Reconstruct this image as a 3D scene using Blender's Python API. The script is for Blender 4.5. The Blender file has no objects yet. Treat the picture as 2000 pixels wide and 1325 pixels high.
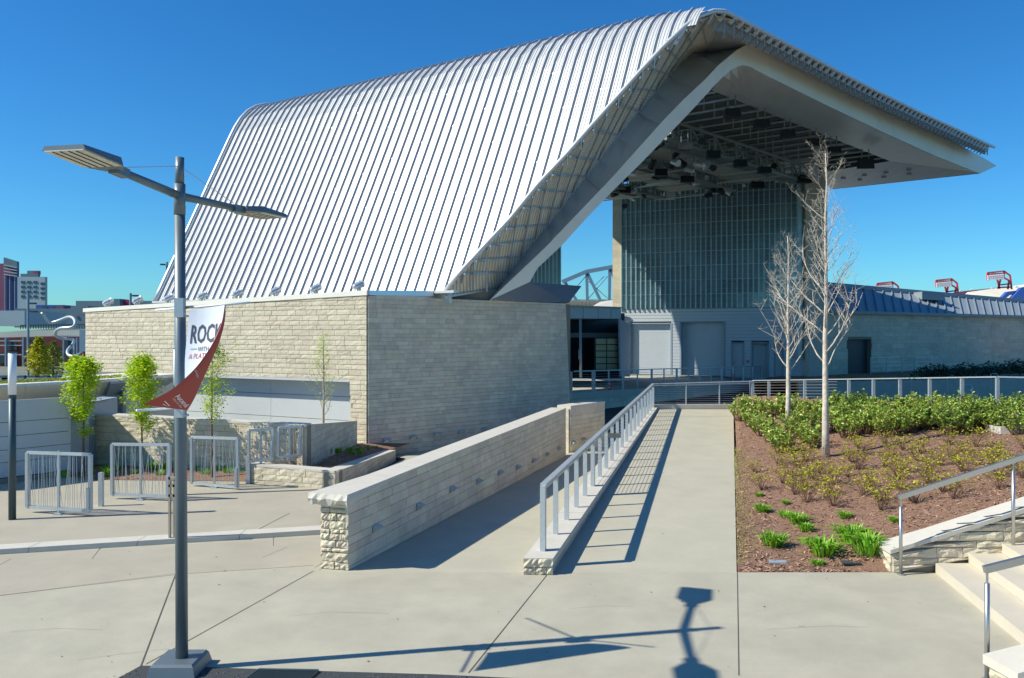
import bpy, math, random
from mathutils import Vector
R = random.Random(7)
V = Vector
scene = bpy.context.scene
COL = scene.collection
# ------------------------------------------------------------------ camera, sky, sun
CAMH, F, HZ = 3.4, 1600.0, 652.0
cam = bpy.data.cameras.new('camera'); co = bpy.data.objects.new('camera', cam); COL.objects.link(co)
co.location = (0, 0, CAMH); co.rotation_euler = (math.pi / 2, 0, 0)
cam.lens = 28.8; cam.sensor_width = 36; cam.shift_y = -10.5 / 2000; cam.clip_end = 5000; cam.clip_start = .1
scene.camera = co
SUN = V((-.735, -.149, .661)).normalized()
SEL = math.asin(SUN.z); SAZ = math.atan2(SUN.x, SUN.y)
w = bpy.data.worlds.new('World'); scene.world = w; w.use_nodes = True
nt = w.node_tree; bg = nt.nodes['Background']
sky = nt.nodes.new('ShaderNodeTexSky'); sky.sky_type = 'NISHITA'; sky.sun_disc = False
sky.sun_elevation = SEL; sky.sun_rotation = SAZ
sky.air_density = 1.0; sky.dust_density = 0.3; sky.ozone_density = 3.0; sky.altitude = 0
hs = nt.nodes.new('ShaderNodeHueSaturation'); hs.inputs['Saturation'].default_value = 1.27; hs.inputs['Hue'].default_value = .5
nt.links.new(sky.outputs[0], hs.inputs['Color']); tint = nt.nodes.new('ShaderNodeMix'); tint.data_type = 'RGBA'; tint.blend_type = 'MULTIPLY'; tint.inputs[0].default_value = 1; tint.inputs[7].default_value = (.32, .71, .92, 1)
nt.links.new(hs.outputs[0], tint.inputs[6]); nt.links.new(tint.outputs[2], bg.inputs['Color'])
bg.inputs['Strength'].default_value = 0.102
sl = bpy.data.lights.new('sun', 'SUN'); sl.energy = 4.0; sl.angle = math.radians(.5); sl.color = (1, .945, .80)
so = bpy.data.objects.new('sun', sl); COL.objects.link(so); so.location = (-20, -5, 30)
so.rotation_euler = SUN.to_track_quat('Z', 'Y').to_euler()
scene.view_settings.view_transform = 'Standard'; scene.view_settings.look = 'None'
scene.view_settings.exposure = .6; scene.view_settings.gamma = 1

# ------------------------------------------------------------------ placing helpers
def P(px, py, Y):  return V(((px - 1000) / F * Y, Y, CAMH - (py - HZ) / F * Y))
def G(px, py, z=0.): return P(px, py, (CAMH - z) * F / (py - HZ))
def online(px, a, b):              # where the sight line px meets the plan line a-b
    d = (px - 1000) / F; a = V(a[:2]); b = V(b[:2]); e = b - a
    s = (d * a.y - a.x) / (e.x - d * e.y); return a + e * s
def onwall(px, py, a, b):
    q = online(px, a, b); return P(px, py, q.y)
def lerp(a, b, t): return a + (b - a) * t
def interp(pts, x):
    if x <= pts[0][0]: return pts[0][1]
    for (a, b), (c, d) in zip(pts, pts[1:]):
        if x <= c: return b + (d - b) * (x - a) / (c - a)
    return pts[-1][1]

# ------------------------------------------------------------------ materials
MATS = {}
def mat(name, col, rough=.6, metal=0., var=.08, scale=3., bump=.0, bscale=30., isl=0., hue=0., spec=.5, stain=0., stainc=(.3, .3, .28), dots=None, trans=0., stretch=None):
    m = bpy.data.materials.new(name); m.use_nodes = True; t = m.node_tree; N = t.nodes; L = t.links
    b = N['Principled BSDF']; b.inputs['Roughness'].default_value = rough; b.inputs['Metallic'].default_value = metal
    b.inputs['Specular IOR Level'].default_value = spec
    tc = N.new('ShaderNodeTexCoord'); geo = N.new('ShaderNodeNewGeometry')
    pos = geo.outputs['Position']
    if stretch:
        mp = N.new('ShaderNodeMapping'); mp.inputs['Scale'].default_value = stretch; L.new(pos, mp.inputs[0]); pos = mp.outputs[0]
    n1 = N.new('ShaderNodeTexNoise'); n1.inputs['Scale'].default_value = scale; n1.inputs['Detail'].default_value = 6; n1.inputs['Roughness'].default_value = .62
    L.new(pos, n1.inputs['Vector'])
    mr = N.new('ShaderNodeMapRange'); mr.inputs[1].default_value = .25; mr.inputs[2].default_value = .75
    mr.inputs[3].default_value = 1 - var; mr.inputs[4].default_value = 1 + var; L.new(n1.outputs[0], mr.inputs[0])
    val = mr.outputs[0]
    if isl:
        oi = N.new('ShaderNodeObjectInfo'); a = N.new('ShaderNodeMath'); a.operation = 'ADD'
        L.new(geo.outputs['Random Per Island'], a.inputs[0]); L.new(oi.outputs['Random'], a.inputs[1])
        fr = N.new('ShaderNodeMath'); fr.operation = 'FRACT'; L.new(a.outputs[0], fr.inputs[0])
        m2 = N.new('ShaderNodeMapRange'); m2.inputs[3].default_value = 1 - isl; m2.inputs[4].default_value = 1 + isl; L.new(fr.outputs[0], m2.inputs[0])
        mu = N.new('ShaderNodeMath'); mu.operation = 'MULTIPLY'; L.new(val, mu.inputs[0]); L.new(m2.outputs[0], mu.inputs[1]); val = mu.outputs[0]
        rnd = fr.outputs[0]
    hsv = N.new('ShaderNodeHueSaturation'); hsv.inputs['Color'].default_value = (*col, 1); L.new(val, hsv.inputs['Value'])
    if hue and isl:
        m3 = N.new('ShaderNodeMapRange'); m3.inputs[3].default_value = .5 - hue; m3.inputs[4].default_value = .5 + hue
        ml = N.new('ShaderNodeMath'); ml.operation = 'MULTIPLY'; ml.inputs[1].default_value = 7.3; L.new(rnd, ml.inputs[0])
        f2 = N.new('ShaderNodeMath'); f2.operation = 'FRACT'; L.new(ml.outputs[0], f2.inputs[0]); L.new(f2.outputs[0], m3.inputs[0]); L.new(m3.outputs[0], hsv.inputs['Hue'])
    out = hsv.outputs[0]
    if stain:
        n2 = N.new('ShaderNodeTexNoise'); n2.inputs['Scale'].default_value = .55; n2.inputs['Detail'].default_value = 9; n2.inputs['Roughness'].default_value = .7
        n2.inputs['Distortion'].default_value = .6
        L.new(geo.outputs['Position'], n2.inputs['Vector'])
        r2 = N.new('ShaderNodeMapRange'); r2.inputs[1].default_value = .48; r2.inputs[2].default_value = .72; r2.inputs[4].default_value = stain; L.new(n2.outputs[0], r2.inputs[0])
        mx = N.new('ShaderNodeMix'); mx.data_type = 'RGBA'; L.new(r2.outputs[0], mx.inputs[0]); L.new(out, mx.inputs[6]); mx.inputs[7].default_value = (*stainc, 1); out = mx.outputs[2]
    if dots:
        uv = N.new('ShaderNodeUVMap'); sp = N.new('ShaderNodeSeparateXYZ'); L.new(uv.outputs[0], sp.inputs[0])
        def sn(o, f):
            q = N.new('ShaderNodeMath'); q.operation = 'MULTIPLY'; q.inputs[1].default_value = f; L.new(o, q.inputs[0])
            s = N.new('ShaderNodeMath'); s.operation = 'SINE'; L.new(q.outputs[0], s.inputs[0]); return s.outputs[0]
        a = N.new('ShaderNodeMath'); a.operation = 'MULTIPLY'; L.new(sn(sp.outputs[0], dots), a.inputs[0]); L.new(sn(sp.outputs[1], dots), a.inputs[1])
        r3 = N.new('ShaderNodeMapRange'); r3.inputs[1].default_value = .1; r3.inputs[2].default_value = .45; r3.inputs[4].default_value = .75; L.new(a.outputs[0], r3.inputs[0])
        mx = N.new('ShaderNodeMix'); mx.data_type = 'RGBA'; L.new(r3.outputs[0], mx.inputs[0]); L.new(out, mx.inputs[6]); mx.inputs[7].default_value = (.1, .09, .08, 1); out = mx.outputs[2]
    L.new(out, b.inputs['Base Color'])
    if bump:
        n3 = N.new('ShaderNodeTexNoise'); n3.inputs['Scale'].default_value = bscale; n3.inputs['Detail'].default_value = 8; n3.inputs['Roughness'].default_value = .65
        L.new(pos, n3.inputs['Vector'])
        bp = N.new('ShaderNodeBump'); bp.inputs['Strength'].default_value = 1; bp.inputs['Distance'].default_value = bump; L.new(n3.outputs[0], bp.inputs['Height']); L.new(bp.outputs[0], b.inputs['Normal'])
    if trans:
        tr = N.new('ShaderNodeBsdfTranslucent'); L.new(out, tr.inputs[0]); ms = N.new('ShaderNodeMixShader'); ms.inputs[0].default_value = trans
        L.new(b.outputs[0], ms.inputs[1]); L.new(tr.outputs[0], ms.inputs[2]); L.new(ms.outputs[0], N['Material Output'].inputs['Surface'])
    MATS[name] = m; return m
M = {}
M['conc'] = mat('plaza_concrete', (.425, .40, .31), .85, var=.13, scale=1.3, bump=.004, bscale=60, stain=.5, stainc=(.35, .325, .27))
M['conc2'] = mat('tan_concrete', (.40, .365, .285), .85, var=.10, scale=1.1, bump=.004, bscale=60, stain=.35, stainc=(.35, .305, .245))
M['path'] = mat('path_concrete', (.445, .42, .325), .85, var=.08, scale=1.6, bump=.003, bscale=70, stain=.3, stainc=(.39, .365, .31))
M['curb'] = mat('cut_stone', (.48, .45, .38), .8, var=.1, scale=4, bump=.004, bscale=40, stain=.25, stainc=(.45, .42, .36))
M['coping'] = mat('coping_stone', (.56, .53, .46), .8, var=.07, scale=4, bump=.003, bscale=40)
M['stone'] = mat('split_limestone', (.60, .535, .40), .9, var=.12, scale=5, bump=.02, bscale=14, isl=.10, hue=.010)
M['stone2'] = mat('honed_limestone', (.62, .555, .43), .85, var=.14, scale=4, bump=.006, bscale=20, isl=.10, hue=.02, stain=.5)
M['mortar'] = mat('mortar', (.26, .23, .18), .95, var=.1)
M['mulch'] = mat('bark_mulch', (.34, .195, .13), .95, var=.5, scale=40, bump=.05, bscale=60)
M['chip'] = mat('bark_chip', (.36, .22, .145), .9, var=.2, isl=.55, hue=.02)
M['roofw'] = mat('white_metal', (.60, .60, .60), .36, metal=.15, var=.05, scale=1.2, isl=.035, bump=.004, bscale=2.5, stretch=(1, 1, .25))
M['rib'] = mat('rib_metal', (.28, .33, .38), .45, metal=.2, var=.05)
M['under'] = mat('perforated_deck', (.82, .75, .61), .6, var=.08, dots=34.)
M['blue'] = mat('silver_panel', (.58, .66, .76), .30, metal=.8, var=.04, scale=.8)
M['fascia'] = mat('warm_panel', (.80, .76, .65), .5, metal=.05, var=.05, scale=.5, stain=.2, stainc=(.42, .41, .38))
M['soffit'] = mat('soffit_panel', (.80, .78, .70), .42, metal=.15, var=.08, scale=3, stretch=(1, .12, 1))
M['galv'] = mat('galvanised_steel', (.50, .55, .58), .42, metal=.5, var=.1, scale=20)
M['steel'] = mat('brushed_steel', (.50, .50, .49), .38, metal=.9, var=.05)
M['pole'] = mat('painted_pole', (.16, .20, .225), .42, metal=.35, var=.06, scale=6)
M['pole2'] = mat('dark_painted_pole', (.05, .085, .10), .45, metal=.3, var=.06)
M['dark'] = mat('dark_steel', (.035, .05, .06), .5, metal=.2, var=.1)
M['truss'] = mat('truss_paint', (.22, .25, .24), .55, var=.12)
M['ceil'] = mat('ceiling_panel', (.45, .45, .38), .7, var=.1)
M['purl'] = mat('purlin_steel', (.55, .58, .56), .5, metal=.2, var=.1)
M['black'] = mat('speaker_black', (.012, .016, .022), .6, var=.1)
M['glass'] = mat('curtain_glass', (.30, .42, .48), .22, metal=.45, var=.3, scale=.25, spec=.8, isl=.14)
M['fin'] = mat('glass_fin', (.50, .68, .73), .3, metal=.4, var=.1)
M['siding'] = mat('metal_siding', (.60, .65, .70), .5, metal=.25, var=.04)
M['door'] = mat('roll_door', (.60, .64, .68), .5, metal=.2, var=.04)
M['panel'] = mat('grey_panel', (.50, .54, .55), .55, var=.03)
M['panel2'] = mat('blue_grey_panel', (.30, .36, .42), .55, var=.05)
M['lens'] = mat('lamp_lens', (.62, .60, .50), .4, var=.15, scale=15)
M['frost'] = mat('frosted_tube', (.80, .82, .84), .4, var=.03)
M['asph'] = mat('asphalt', (.055, .06, .065), .95, var=.3, scale=30, bump=.01, bscale=120)
M['gravel'] = mat('gravel', (.13, .14, .15), .9, var=.2, isl=.6)
M['joint'] = mat('joint_sealant', (.10, .09, .075), .9)
M['bark'] = mat('pale_bark', (.56, .49, .40), .9, var=.4, scale=9, bump=.006, bscale=30)
M['twig'] = mat('twig', (.42, .35, .27), .85, var=.15)
M['dtwig'] = mat('dark_twig', (.16, .09, .055), .85, var=.15)
M['leafY'] = mat('lime_leaf', (.50, .66, .02), .5, var=.1, isl=.3, hue=.02, trans=.45)
M['leafL'] = mat('laurel_leaf', (.36, .48, .08), .35, var=.1, isl=.5, hue=.03, trans=.25)
M['leafS'] = mat('spirea_leaf', (.50, .50, .02), .5, var=.1, isl=.3, hue=.03, trans=.35)
M['leafG'] = mat('perennial_leaf', (.22, .46, .03), .45, var=.1, isl=.35, hue=.02, trans=.3)
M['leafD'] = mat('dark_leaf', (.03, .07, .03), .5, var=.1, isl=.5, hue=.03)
M['grass'] = mat('lawn_grass', (.05, .17, .015), .9, var=.3, scale=3)
M['sedum'] = mat('green_roof_plants', (.30, .34, .06), .9, var=.3, scale=8, isl=.5, hue=.04)
M['red'] = mat('red_vinyl', (.42, .06, .05), .5, var=.05)
M['white'] = mat('white_vinyl', (.72, .75, .82), .45, var=.05, scale=6)
M['ink'] = mat('dark_ink', (.05, .055, .09), .6)
M['redink'] = mat('red_ink', (.5, .05, .05), .6)
M['whiteink'] = mat('white_ink', (.8, .78, .78), .6)
M['redsteel'] = mat('red_steel', (.62, .07, .08), .6, var=.1)
M['seatblue'] = mat('blue_seats', (.03, .10, .38), .8, var=.15)
M['standc'] = mat('stand_concrete', (.58, .56, .48), .8, var=.15, scale=.1)
M['bridge'] = mat('bridge_steel', (.20, .30, .38), .6, var=.1)
M['tower'] = mat('plum_facade', (.20, .06, .12), .6, var=.1, scale=.1)
M['tower2'] = mat('pale_facade', (.36, .44, .47), .8, var=.06, scale=.1)
M['city'] = mat('teal_facade', (.13, .20, .24), .8, var=.15, scale=.08)
M['cityb'] = mat('blue_facade', (.02, .09, .30), .7, var=.15, scale=.1)
M['cityr'] = mat('magenta_facade', (.35, .03, .10), .7, var=.1)
M['brick'] = mat('red_brick', (.15, .035, .035), .85, var=.15, scale=.6)
M['win'] = mat('window_glass', (.02, .04, .06), .15, var=.2, spec=.8)
M['pane'] = mat('lit_pane', (.35, .42, .28), .15, var=.4, scale=.4, spec=.8)
M['carw'] = mat('car_paint', (.5, .52, .55), .3, var=.1)
M['far'] = mat('ground_cover_far', (.16, .18, .15), .95, var=.3, scale=.05)
M['step'] = mat('cream_step', (.56, .51, .41), .8, var=.06, scale=3, bump=.003, bscale=50)
M['roofb'] = mat('seamed_roof', (.27, .32, .35), .65, metal=.05, var=.06, scale=.4)
M['wood'] = mat('tan_wood', (.4, .34, .26), .8, var=.2)

# ------------------------------------------------------------------ mesh building
def origin(o):
    v = V((0, 0, 0))
    while o is not None: v += o.location; o = o.parent
    return v
class MB:
    def __init__(s): s.v = []; s.f = []; s.uv = None
    def add(s, vs, fs):
        n = len(s.v); s.v += [tuple(a) for a in vs]; s.f += [tuple(i + n for i in f) for f in fs]; return s
    def poly(s, vs): return s.add(vs, [tuple(range(len(vs)))])
    def hexa(s, b, t):            # bottom quad and top quad, same order
        return s.add(list(b) + list(t), [(3, 2, 1, 0), (4, 5, 6, 7), (0, 1, 5, 4), (1, 2, 6, 5), (2, 3, 7, 6), (3, 0, 4, 7)])
    def prism(s, pts, z0, z1):
        n = len(pts); a = [(p[0], p[1], z0) for p in pts]; b = [(p[0], p[1], z1) for p in pts]
        return s.add(a + b, [tuple(range(n))[::-1], tuple(range(n, 2 * n))] + [(i, (i + 1) % n, n + (i + 1) % n, n + i) for i in range(n)])
    def slab(s, pts, off):        # polygon with thickness along off
        n = len(pts); b = [V(p) + V(off) for p in pts]
        return s.add(list(pts) + b, [tuple(range(n)), tuple(range(n, 2 * n))[::-1]] + [(i, n + i, n + (i + 1) % n, (i + 1) % n) for i in range(n)])
    def box(s, x0, x1, y0, y1, z0, z1): return s.prism([(x0, y0), (x1, y0), (x1, y1), (x0, y1)], z0, z1)
    def obox(s, c, ux, uy, uz):   # centre and half axes
        c, ux, uy, uz = V(c), V(ux), V(uy), V(uz)
        q = [(-1, -1), (1, -1), (1, 1), (-1, 1)]
        return s.hexa([c + ux * a + uy * b - uz for a, b in q], [c + ux * a + uy * b + uz for a, b in q])
    def bar(s, a, b, w, h, up=(0, 0, 1)):
        a, b = V(a), V(b); d = (b - a); L = d.length
        if L < 1e-6: return s
        d /= L; x = d.cross(V(up))
        if x.length < 1e-3: x = d.cross(V((0, 1, 0)))
        x.normalize(); y = x.cross(d).normalized()
        return s.obox((a + b) / 2, d * L / 2, x * w / 2, y * h / 2)
    def tube(s, pts, rad, n=8, cap=True):
        pts = [V(p) for p in pts]; m = len(pts)
        if not isinstance(rad, (list, tuple)): rad = [rad] * m
        vs = []; x = None
        for i, p in enumerate(pts):
            d = (pts[min(i + 1, m - 1)] - pts[max(i - 1, 0)]).normalized()
            if x is None: x = d.cross(V((0, 0, 1)));  x = x if x.length > 1e-2 else d.cross(V((0, 1, 0)))
            x = (x - d * x.dot(d)); x = x.normalized() if x.length > 1e-4 else d.orthogonal().normalized(); y = d.cross(x)
            vs += [p + (x * math.cos(k * 2 * math.pi / n) + y * math.sin(k * 2 * math.pi / n)) * rad[i] for k in range(n)]
        fs = [(i * n + k, i * n + (k + 1) % n, (i + 1) * n + (k + 1) % n, (i + 1) * n + k) for i in range(m - 1) for k in range(n)]
        if cap: fs += [tuple(range(n))[::-1], tuple(range((m - 1) * n, m * n))]
        return s.add(vs, fs)
    def ruled(s, A, B, n=1):
        k = len(A); s.uv = s.uv or {}
        base = len(s.v); la = 0; cu = [0]
        for i in range(1, k): la += (A[i] - A[i - 1]).length; cu.append(la)
        for i in range(k):
            wl = (B[i] - A[i]).length
            for j in range(n + 1):
                s.uv[len(s.v)] = (cu[i], wl * j / n); s.v.append(tuple(lerp(A[i], B[i], j / n)))
        for i in range(k - 1):
            for j in range(n):
                a = base + i * (n + 1) + j; s.f.append((a, a + n + 1, a + n + 2, a + 1))
        return s
    def build(s, name, m, parent=None, smooth=False, thick=0, kind=None):
        o0 = origin(parent)
        me = bpy.data.meshes.new(name); me.from_pydata([(a[0] - o0.x, a[1] - o0.y, a[2] - o0.z) for a in s.v], [], s.f)
        me.materials.append(m)
        if s.uv:
            ul = me.uv_layers.new(name='UVMap')
            for lp in me.loops: ul.data[lp.index].uv = s.uv.get(lp.vertex_index, (0, 0))
        if smooth:
            for p in me.polygons: p.use_smooth = True
        me.update()
        o = bpy.data.objects.new(name, me); COL.objects.link(o)
        if parent: o.parent = parent
        if thick:
            md = o.modifiers.new('thickness', 'SOLIDIFY'); md.thickness = abs(thick); md.offset = -1 if thick > 0 else 1
        if kind: o['kind'] = kind
        return o
def thing(name, label, cat, loc=(0, 0, 0), group=None):
    o = bpy.data.objects.new(name, None); COL.objects.link(o); o.location = loc; o['label'] = label; o['category'] = cat
    o.empty_display_size = .3
    if group: o['group'] = group
    return o
def tag(o, label, cat, group=None):
    o['label'] = label; o['category'] = cat
    if group: o['group'] = group
    return o
def struct(o): o['kind'] = 'structure'; return o
def copy_tree(o, loc, rz=0, sc=1, label=None):
    c = o.copy(); COL.objects.link(c); c.location = loc; c.rotation_euler = (0, 0, rz); c.scale = (sc, sc, sc)
    if label: c['label'] = label
    for ch in o.children:
        d = ch.copy(); COL.objects.link(d); d.parent = c
    return c
ORD = ['first', 'second', 'third', 'fourth', 'fifth', 'sixth', 'seventh', 'eighth', 'ninth', 'tenth', 'eleventh', 'twelfth', 'thirteenth', 'fourteenth', 'fifteenth', 'sixteenth', 'seventeenth', 'eighteenth', 'nineteenth', 'twentieth']

def stone_face(parent, a0, a1, zb, zt, row=(.11, .16), ln=(.25, .6), rough=.02, m=None, limit=300, t0=None, t1=None, hole=None, seed=1, depth=.04, gap=.006, name='stone', budget=None):
    """courses of separate stones on the upright face a0-a1 (plan points, left to right seen from outside)"""
    rr = random.Random(seed); m = m or M['stone']
    a0 = V((a0[0], a0[1], 0)); a1 = V((a1[0], a1[1], 0)); t0 = V((t0[0], t0[1], 0)) if t0 else a0; t1 = V((t1[0], t1[1], 0)) if t1 else a1
    e = a1 - a0; L = e.length; e /= L; n = V((e.y, -e.x, 0))
    zlo, zhi = min(zb), max(zt)
    def pt(s, z, d):
        u = s / L; v = (z - zlo) / (zhi - zlo); q = lerp(lerp(a0, a1, u), lerp(t0, t1, u), v) + n * d; return V((q.x, q.y, z))
    lst = []; z = zlo
    while z < zhi - .01:
        h = min(rr.uniform(*row), zhi - z)
        if zhi - z - h < row[0] * .6: h = zhi - z
        s = 0
        while s < L - .001:
            l = rr.uniform(*ln)
            if L - s - l < ln[0] * .6: l = L - s
            s0, s1 = s, min(L, s + l); s = s1
            lo0, lo1 = max(z, lerp(zb[0], zb[1], s0 / L)), max(z, lerp(zb[0], zb[1], s1 / L))
            hi0, hi1 = min(z + h, lerp(zt[0], zt[1], s0 / L)), min(z + h, lerp(zt[0], zt[1], s1 / L))
            if max(hi0 - lo0, hi1 - lo1) < .025: continue
            if hi0 < lo0 + .004: hi0 = lo0 + .004
            if hi1 < lo1 + .004: hi1 = lo1 + .004
            if hole:
                r = hole(s0, s1, z, z + h)
                if r is None: continue
                s0, s1 = r
            lst.append((s0 + gap / 2, s1 - gap / 2, lo0 + gap / 2, lo1 + gap / 2, hi0 - gap / 2, hi1 - gap / 2))
        z += h
    cen = sorted(range(len(lst)), key=lambda i: -((lst[i][1] - lst[i][0]) * (lst[i][4] - lst[i][2]) / (a0.y + e.y * lst[i][0]) ** 2))
    top = set(cen[:limit]); rest = MB()
    for i, (s0, s1, b0, b1, h0, h1) in enumerate(lst):
        mb = MB() if i in top else rest
        d0 = depth + rr.uniform(-.3, .3) * rough
        nx, nz = (5, 3) if rough >= .03 else ((3, 2) if rough > .008 else (1, 1))
        vs = []
        for j in range(nz + 1):
            for k in range(nx + 1):
                u = k / nx; v = j / nz; edge = (j in (0, nz)) or (k in (0, nx))
                d = d0 + (rr.uniform(-.25, .35) * rough if edge else rr.uniform(-.1, 1.0) * rough)
                lo = lerp(b0, b1, u); hi = lerp(h0, h1, u)
                vs.append(pt(lerp(s0, s1, u), lerp(lo, hi, v), d))
        fs = [(j * (nx + 1) + k, j * (nx + 1) + k + 1, (j + 1) * (nx + 1) + k + 1, (j + 1) * (nx + 1) + k) for j in range(nz) for k in range(nx)]
        ring = [k for k in range(nx + 1)] + [(j) * (nx + 1) + nx for j in range(1, nz + 1)] + [nz * (nx + 1) + k for k in range(nx - 1, -1, -1)] + [j * (nx + 1) for j in range(nz - 1, 0, -1)]
        nb = len(vs)
        for q in ring: p = vs[q]; vs.append(p - n * (d0 + .004))
        for q in range(len(ring)):
            q2 = (q + 1) % len(ring); fs.append((ring[q], nb + q, nb + q2, ring[q2]))
        mb.add(vs, fs)
        if mb is not rest: mb.build(name, m, parent)
    if rest.v: rest.build(name + '_courses', m, parent, kind='stuff')
    return len(lst)

# ================================================================== GROUND
Y0 = 11.67
YE = 27.5; ZE = .86                                     # far end of the rising path
def zpath(Y): return max(0, (Y - Y0) / (YE - Y0) * ZE)
def zramp(Y): return -max(0, (Y - 11.75)) * .0285
struct(MB().poly([(-1500, -300, -1.0), (1500, -300, -1.0), (1500, 3000, -1.0), (-1500, 3000, -1.0)]).build('ground', M['far']))
# plan lines
WA, WB = V((-2.35, 11.75)), V((1.67, 25.4))            # low wall, right face
wd = (WB - WA).normalized(); wn = V((-wd.y, wd.x))     # towards the left
SA, SB = G(0, 1083), G(612, 1045)
def stepY(x): return SA.y + (SB.y - SA.y) / (SB.x - SA.x) * (x - SA.x)
CL0, CR0 = V((.16, 11.55)), V((.58, 11.55))
CL1, CR1 = V((4.35, YE)), V((4.88, YE))
pz = MB()
wl = WA + wn * .45
pz.slab([(-30, .5, 0), (14, .5, 0), (14, Y0, 0), (WA.x, Y0, 0), (wl.x, wl.y - .1, 0), (wl.x + .25 * 2.3 + .3, 14.3, 0), (-2.3, stepY(-2.3) + .02, 0), (-30, stepY(-30) + .02, 0)], (0, 0, -.5))
struct(pz.build('plaza', M['conc']))
up = MB(); UZ = .07
corner = V((-4.41, 25.0)); lend = V((-16.1, 31.0))
up.slab([(-30, stepY(-30), UZ), (-2.3, stepY(-2.3), UZ), (-3.6, 17.6, UZ), (-5.3, 20.5, UZ), (-4.5, 25.5, UZ), (-16, 31.5, UZ), (-30, 45, UZ)], (0, 0, -.4))
struct(up.build('upper_plaza', M['conc2']))
# nosing strip of the step: separate light slabs
nz = thing('step_nosing', 'long pale stone edging strip along the single step across the left of the plaza', 'step', (-6, stepY(-6), 0))
xs = -12.
while xs < -2.5:
    x1 = min(xs + 1.5, -2.42)
    q = [(xs + .006, stepY(xs)), (x1 - .006, stepY(x1)), (x1 - .006, stepY(x1) + .34), (xs + .006, stepY(xs) + .34)]
    q = [(a, b - .015) for a, b in q]
    MB().prism(q, -.02, UZ + .012).build('edging_slab', M['coping'], nz); xs = x1
# darker tan field joint strips
def joint(a, b, wdt=.012, z=.004, m='joint', zb=None):
    a, b = V(a), V(b); d = (b - a).normalized(); n = V((-d.y, d.x, 0)) * wdt / 2
    zz = V((0, 0, z))
    return MB().poly([a - n + zz, b - n + zz, b + n + zz, a + n + zz])
for p, q, z, wj in [((275, 1302), (352, 1098), 0, .014), ((285, 1298), (612, 1116), 0, .010), ((915, 1315), (1084, 1104), 0, .011), ((1443, 1320), (1440, 1119), 0, .010),
                (  (512, 1090), (560, 1070), 0, .01), ((490, 1042), (565, 1003), UZ, .01), ((0, 1104), (22, 1092), 0, .012), ((180, 1092), (196, 1071), 0, .012), ((0, 1164), (350, 1120), 0, .008), ((534, 1067), (534, 1050), 0, .01)]:
    struct(joint(G(*p, z), G(*q, z), wj, z=.004).build('pavement_joint', M['joint']))
# tan field between old and new pour
b1 = [G(0, 1164), G(350, 1122), G(612, 1105), V((-2.86, 11.9, 0)), V((-2.5, 13.9, 0)), V((-12, stepY(-12) - .03, 0)), V((-14, 10.5, 0))]
struct(MB().poly([p + V((0, 0, .0035)) for p in b1]).build('tan_pavement', M['conc2']))
# ramps and path
rp = MB()
L1 = [(WA.x - .1, WA.y), (WB.x + .3, WB.y + 1), (4.6, 35)]
rampL = MB().poly([(-2.9, Y0, 0), (.5, Y0, 0), (4.7, YE, zramp(YE)), (3.2, 33, -.55), (1.2, 27, zramp(27)), (1.6, 25.4, zramp(25.4))])
struct(rampL.build('ramp', M['path']))
r2 = MB().poly([(-2.5, 13.9, .0), (-3.78, 17.55, .02), (-3.2, 24.6, -.34), (-3.9, 25.2, -.36), (3.0, 33, -.53), (3.0, 30, -.5), (1.25, 25.5, -.385)])
struct(r2.build('ramp', M['path']))
struct(MB().poly([(-2, 26, -.56), (3, 24, -.56), (40, 26, -.86), (60, 62, -.86), (-2, 62, -.56)]).build('lower_ground', M['asph']))
P0, P1, P2, P3 = V((.58, Y0, 0)), V((3.2, Y0, 0)), V((7.43, YE, ZE)), V((4.88, YE, ZE))
pth = MB()
for k in range(1):
    pth.slab([P0, P1, P2, P3], (0, 0, -.3))
struct(pth.build('path', M['path']))
struct(joint(lerp(P0, P3, .9) , lerp(P1, P2, .9), .012).build('pavement_joint', M['joint']))
# planting bed on the bank
def zbed(x, y):
    rise = .13 * max(0, x - 4.5) + max(0, min(1, (16 - y) / 4)) * .25 * max(0, x - 5.25) if y > 11.9 else 0
    return (y - Y0) / (YE - Y0) * ZE + min(rise, 1.35) - .015
def xpath(y): return 3.2 + (7.43 - 3.2) * (y - Y0) / (YE - Y0)
bedv = MB(); ny, nx = 46, 60; rr = random.Random(3)
def bedY1(x): return interp([(7.4, 27.6), (12, 20.8), (16, 18.2), (30, 15)], x)
for j in range(ny + 1):
    for i in range(nx + 1):
        u = (i / nx) ** 1.3; y = lerp(Y0 + .01, 0, 0) + 0
        x = 3.2 + u * 22
        v = j / ny
        y1 = bedY1(x + 4 * v) if False else 27.6
        y = Y0 + .01 + (y1 - Y0) * v
        x = xpath(y) + .01 + u * (20 - xpath(y))
        z = zbed(x, y) + rr.uniform(-.012, .012)
        if y < 11.98 and x > 5.3: z = -.1
        if i == 0 or j == 0: z = zbed(x, y) if x < 5.3 else -.1
        bedv.v.append((x, y, z))
for j in range(ny):
    for i in range(nx):
        a = j * (nx + 1) + i; c = bedv.v[a]
        if c[1] > 12.0 or c[0] < 5.3:
            if c[1] < bedY1(c[0]) + .6: bedv.f.append((a, a + 1, a + nx + 2, a + nx + 1))
struct(bedv.build('planting_bed', M['mulch'], smooth=True))
def onbed(px, py):
    z = .4
    for _ in range(25):
        q = G(px, py, z); z = .5 * z + .5 * max(0, zbed(q.x, q.y))
    return G(px, py, z)
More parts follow.
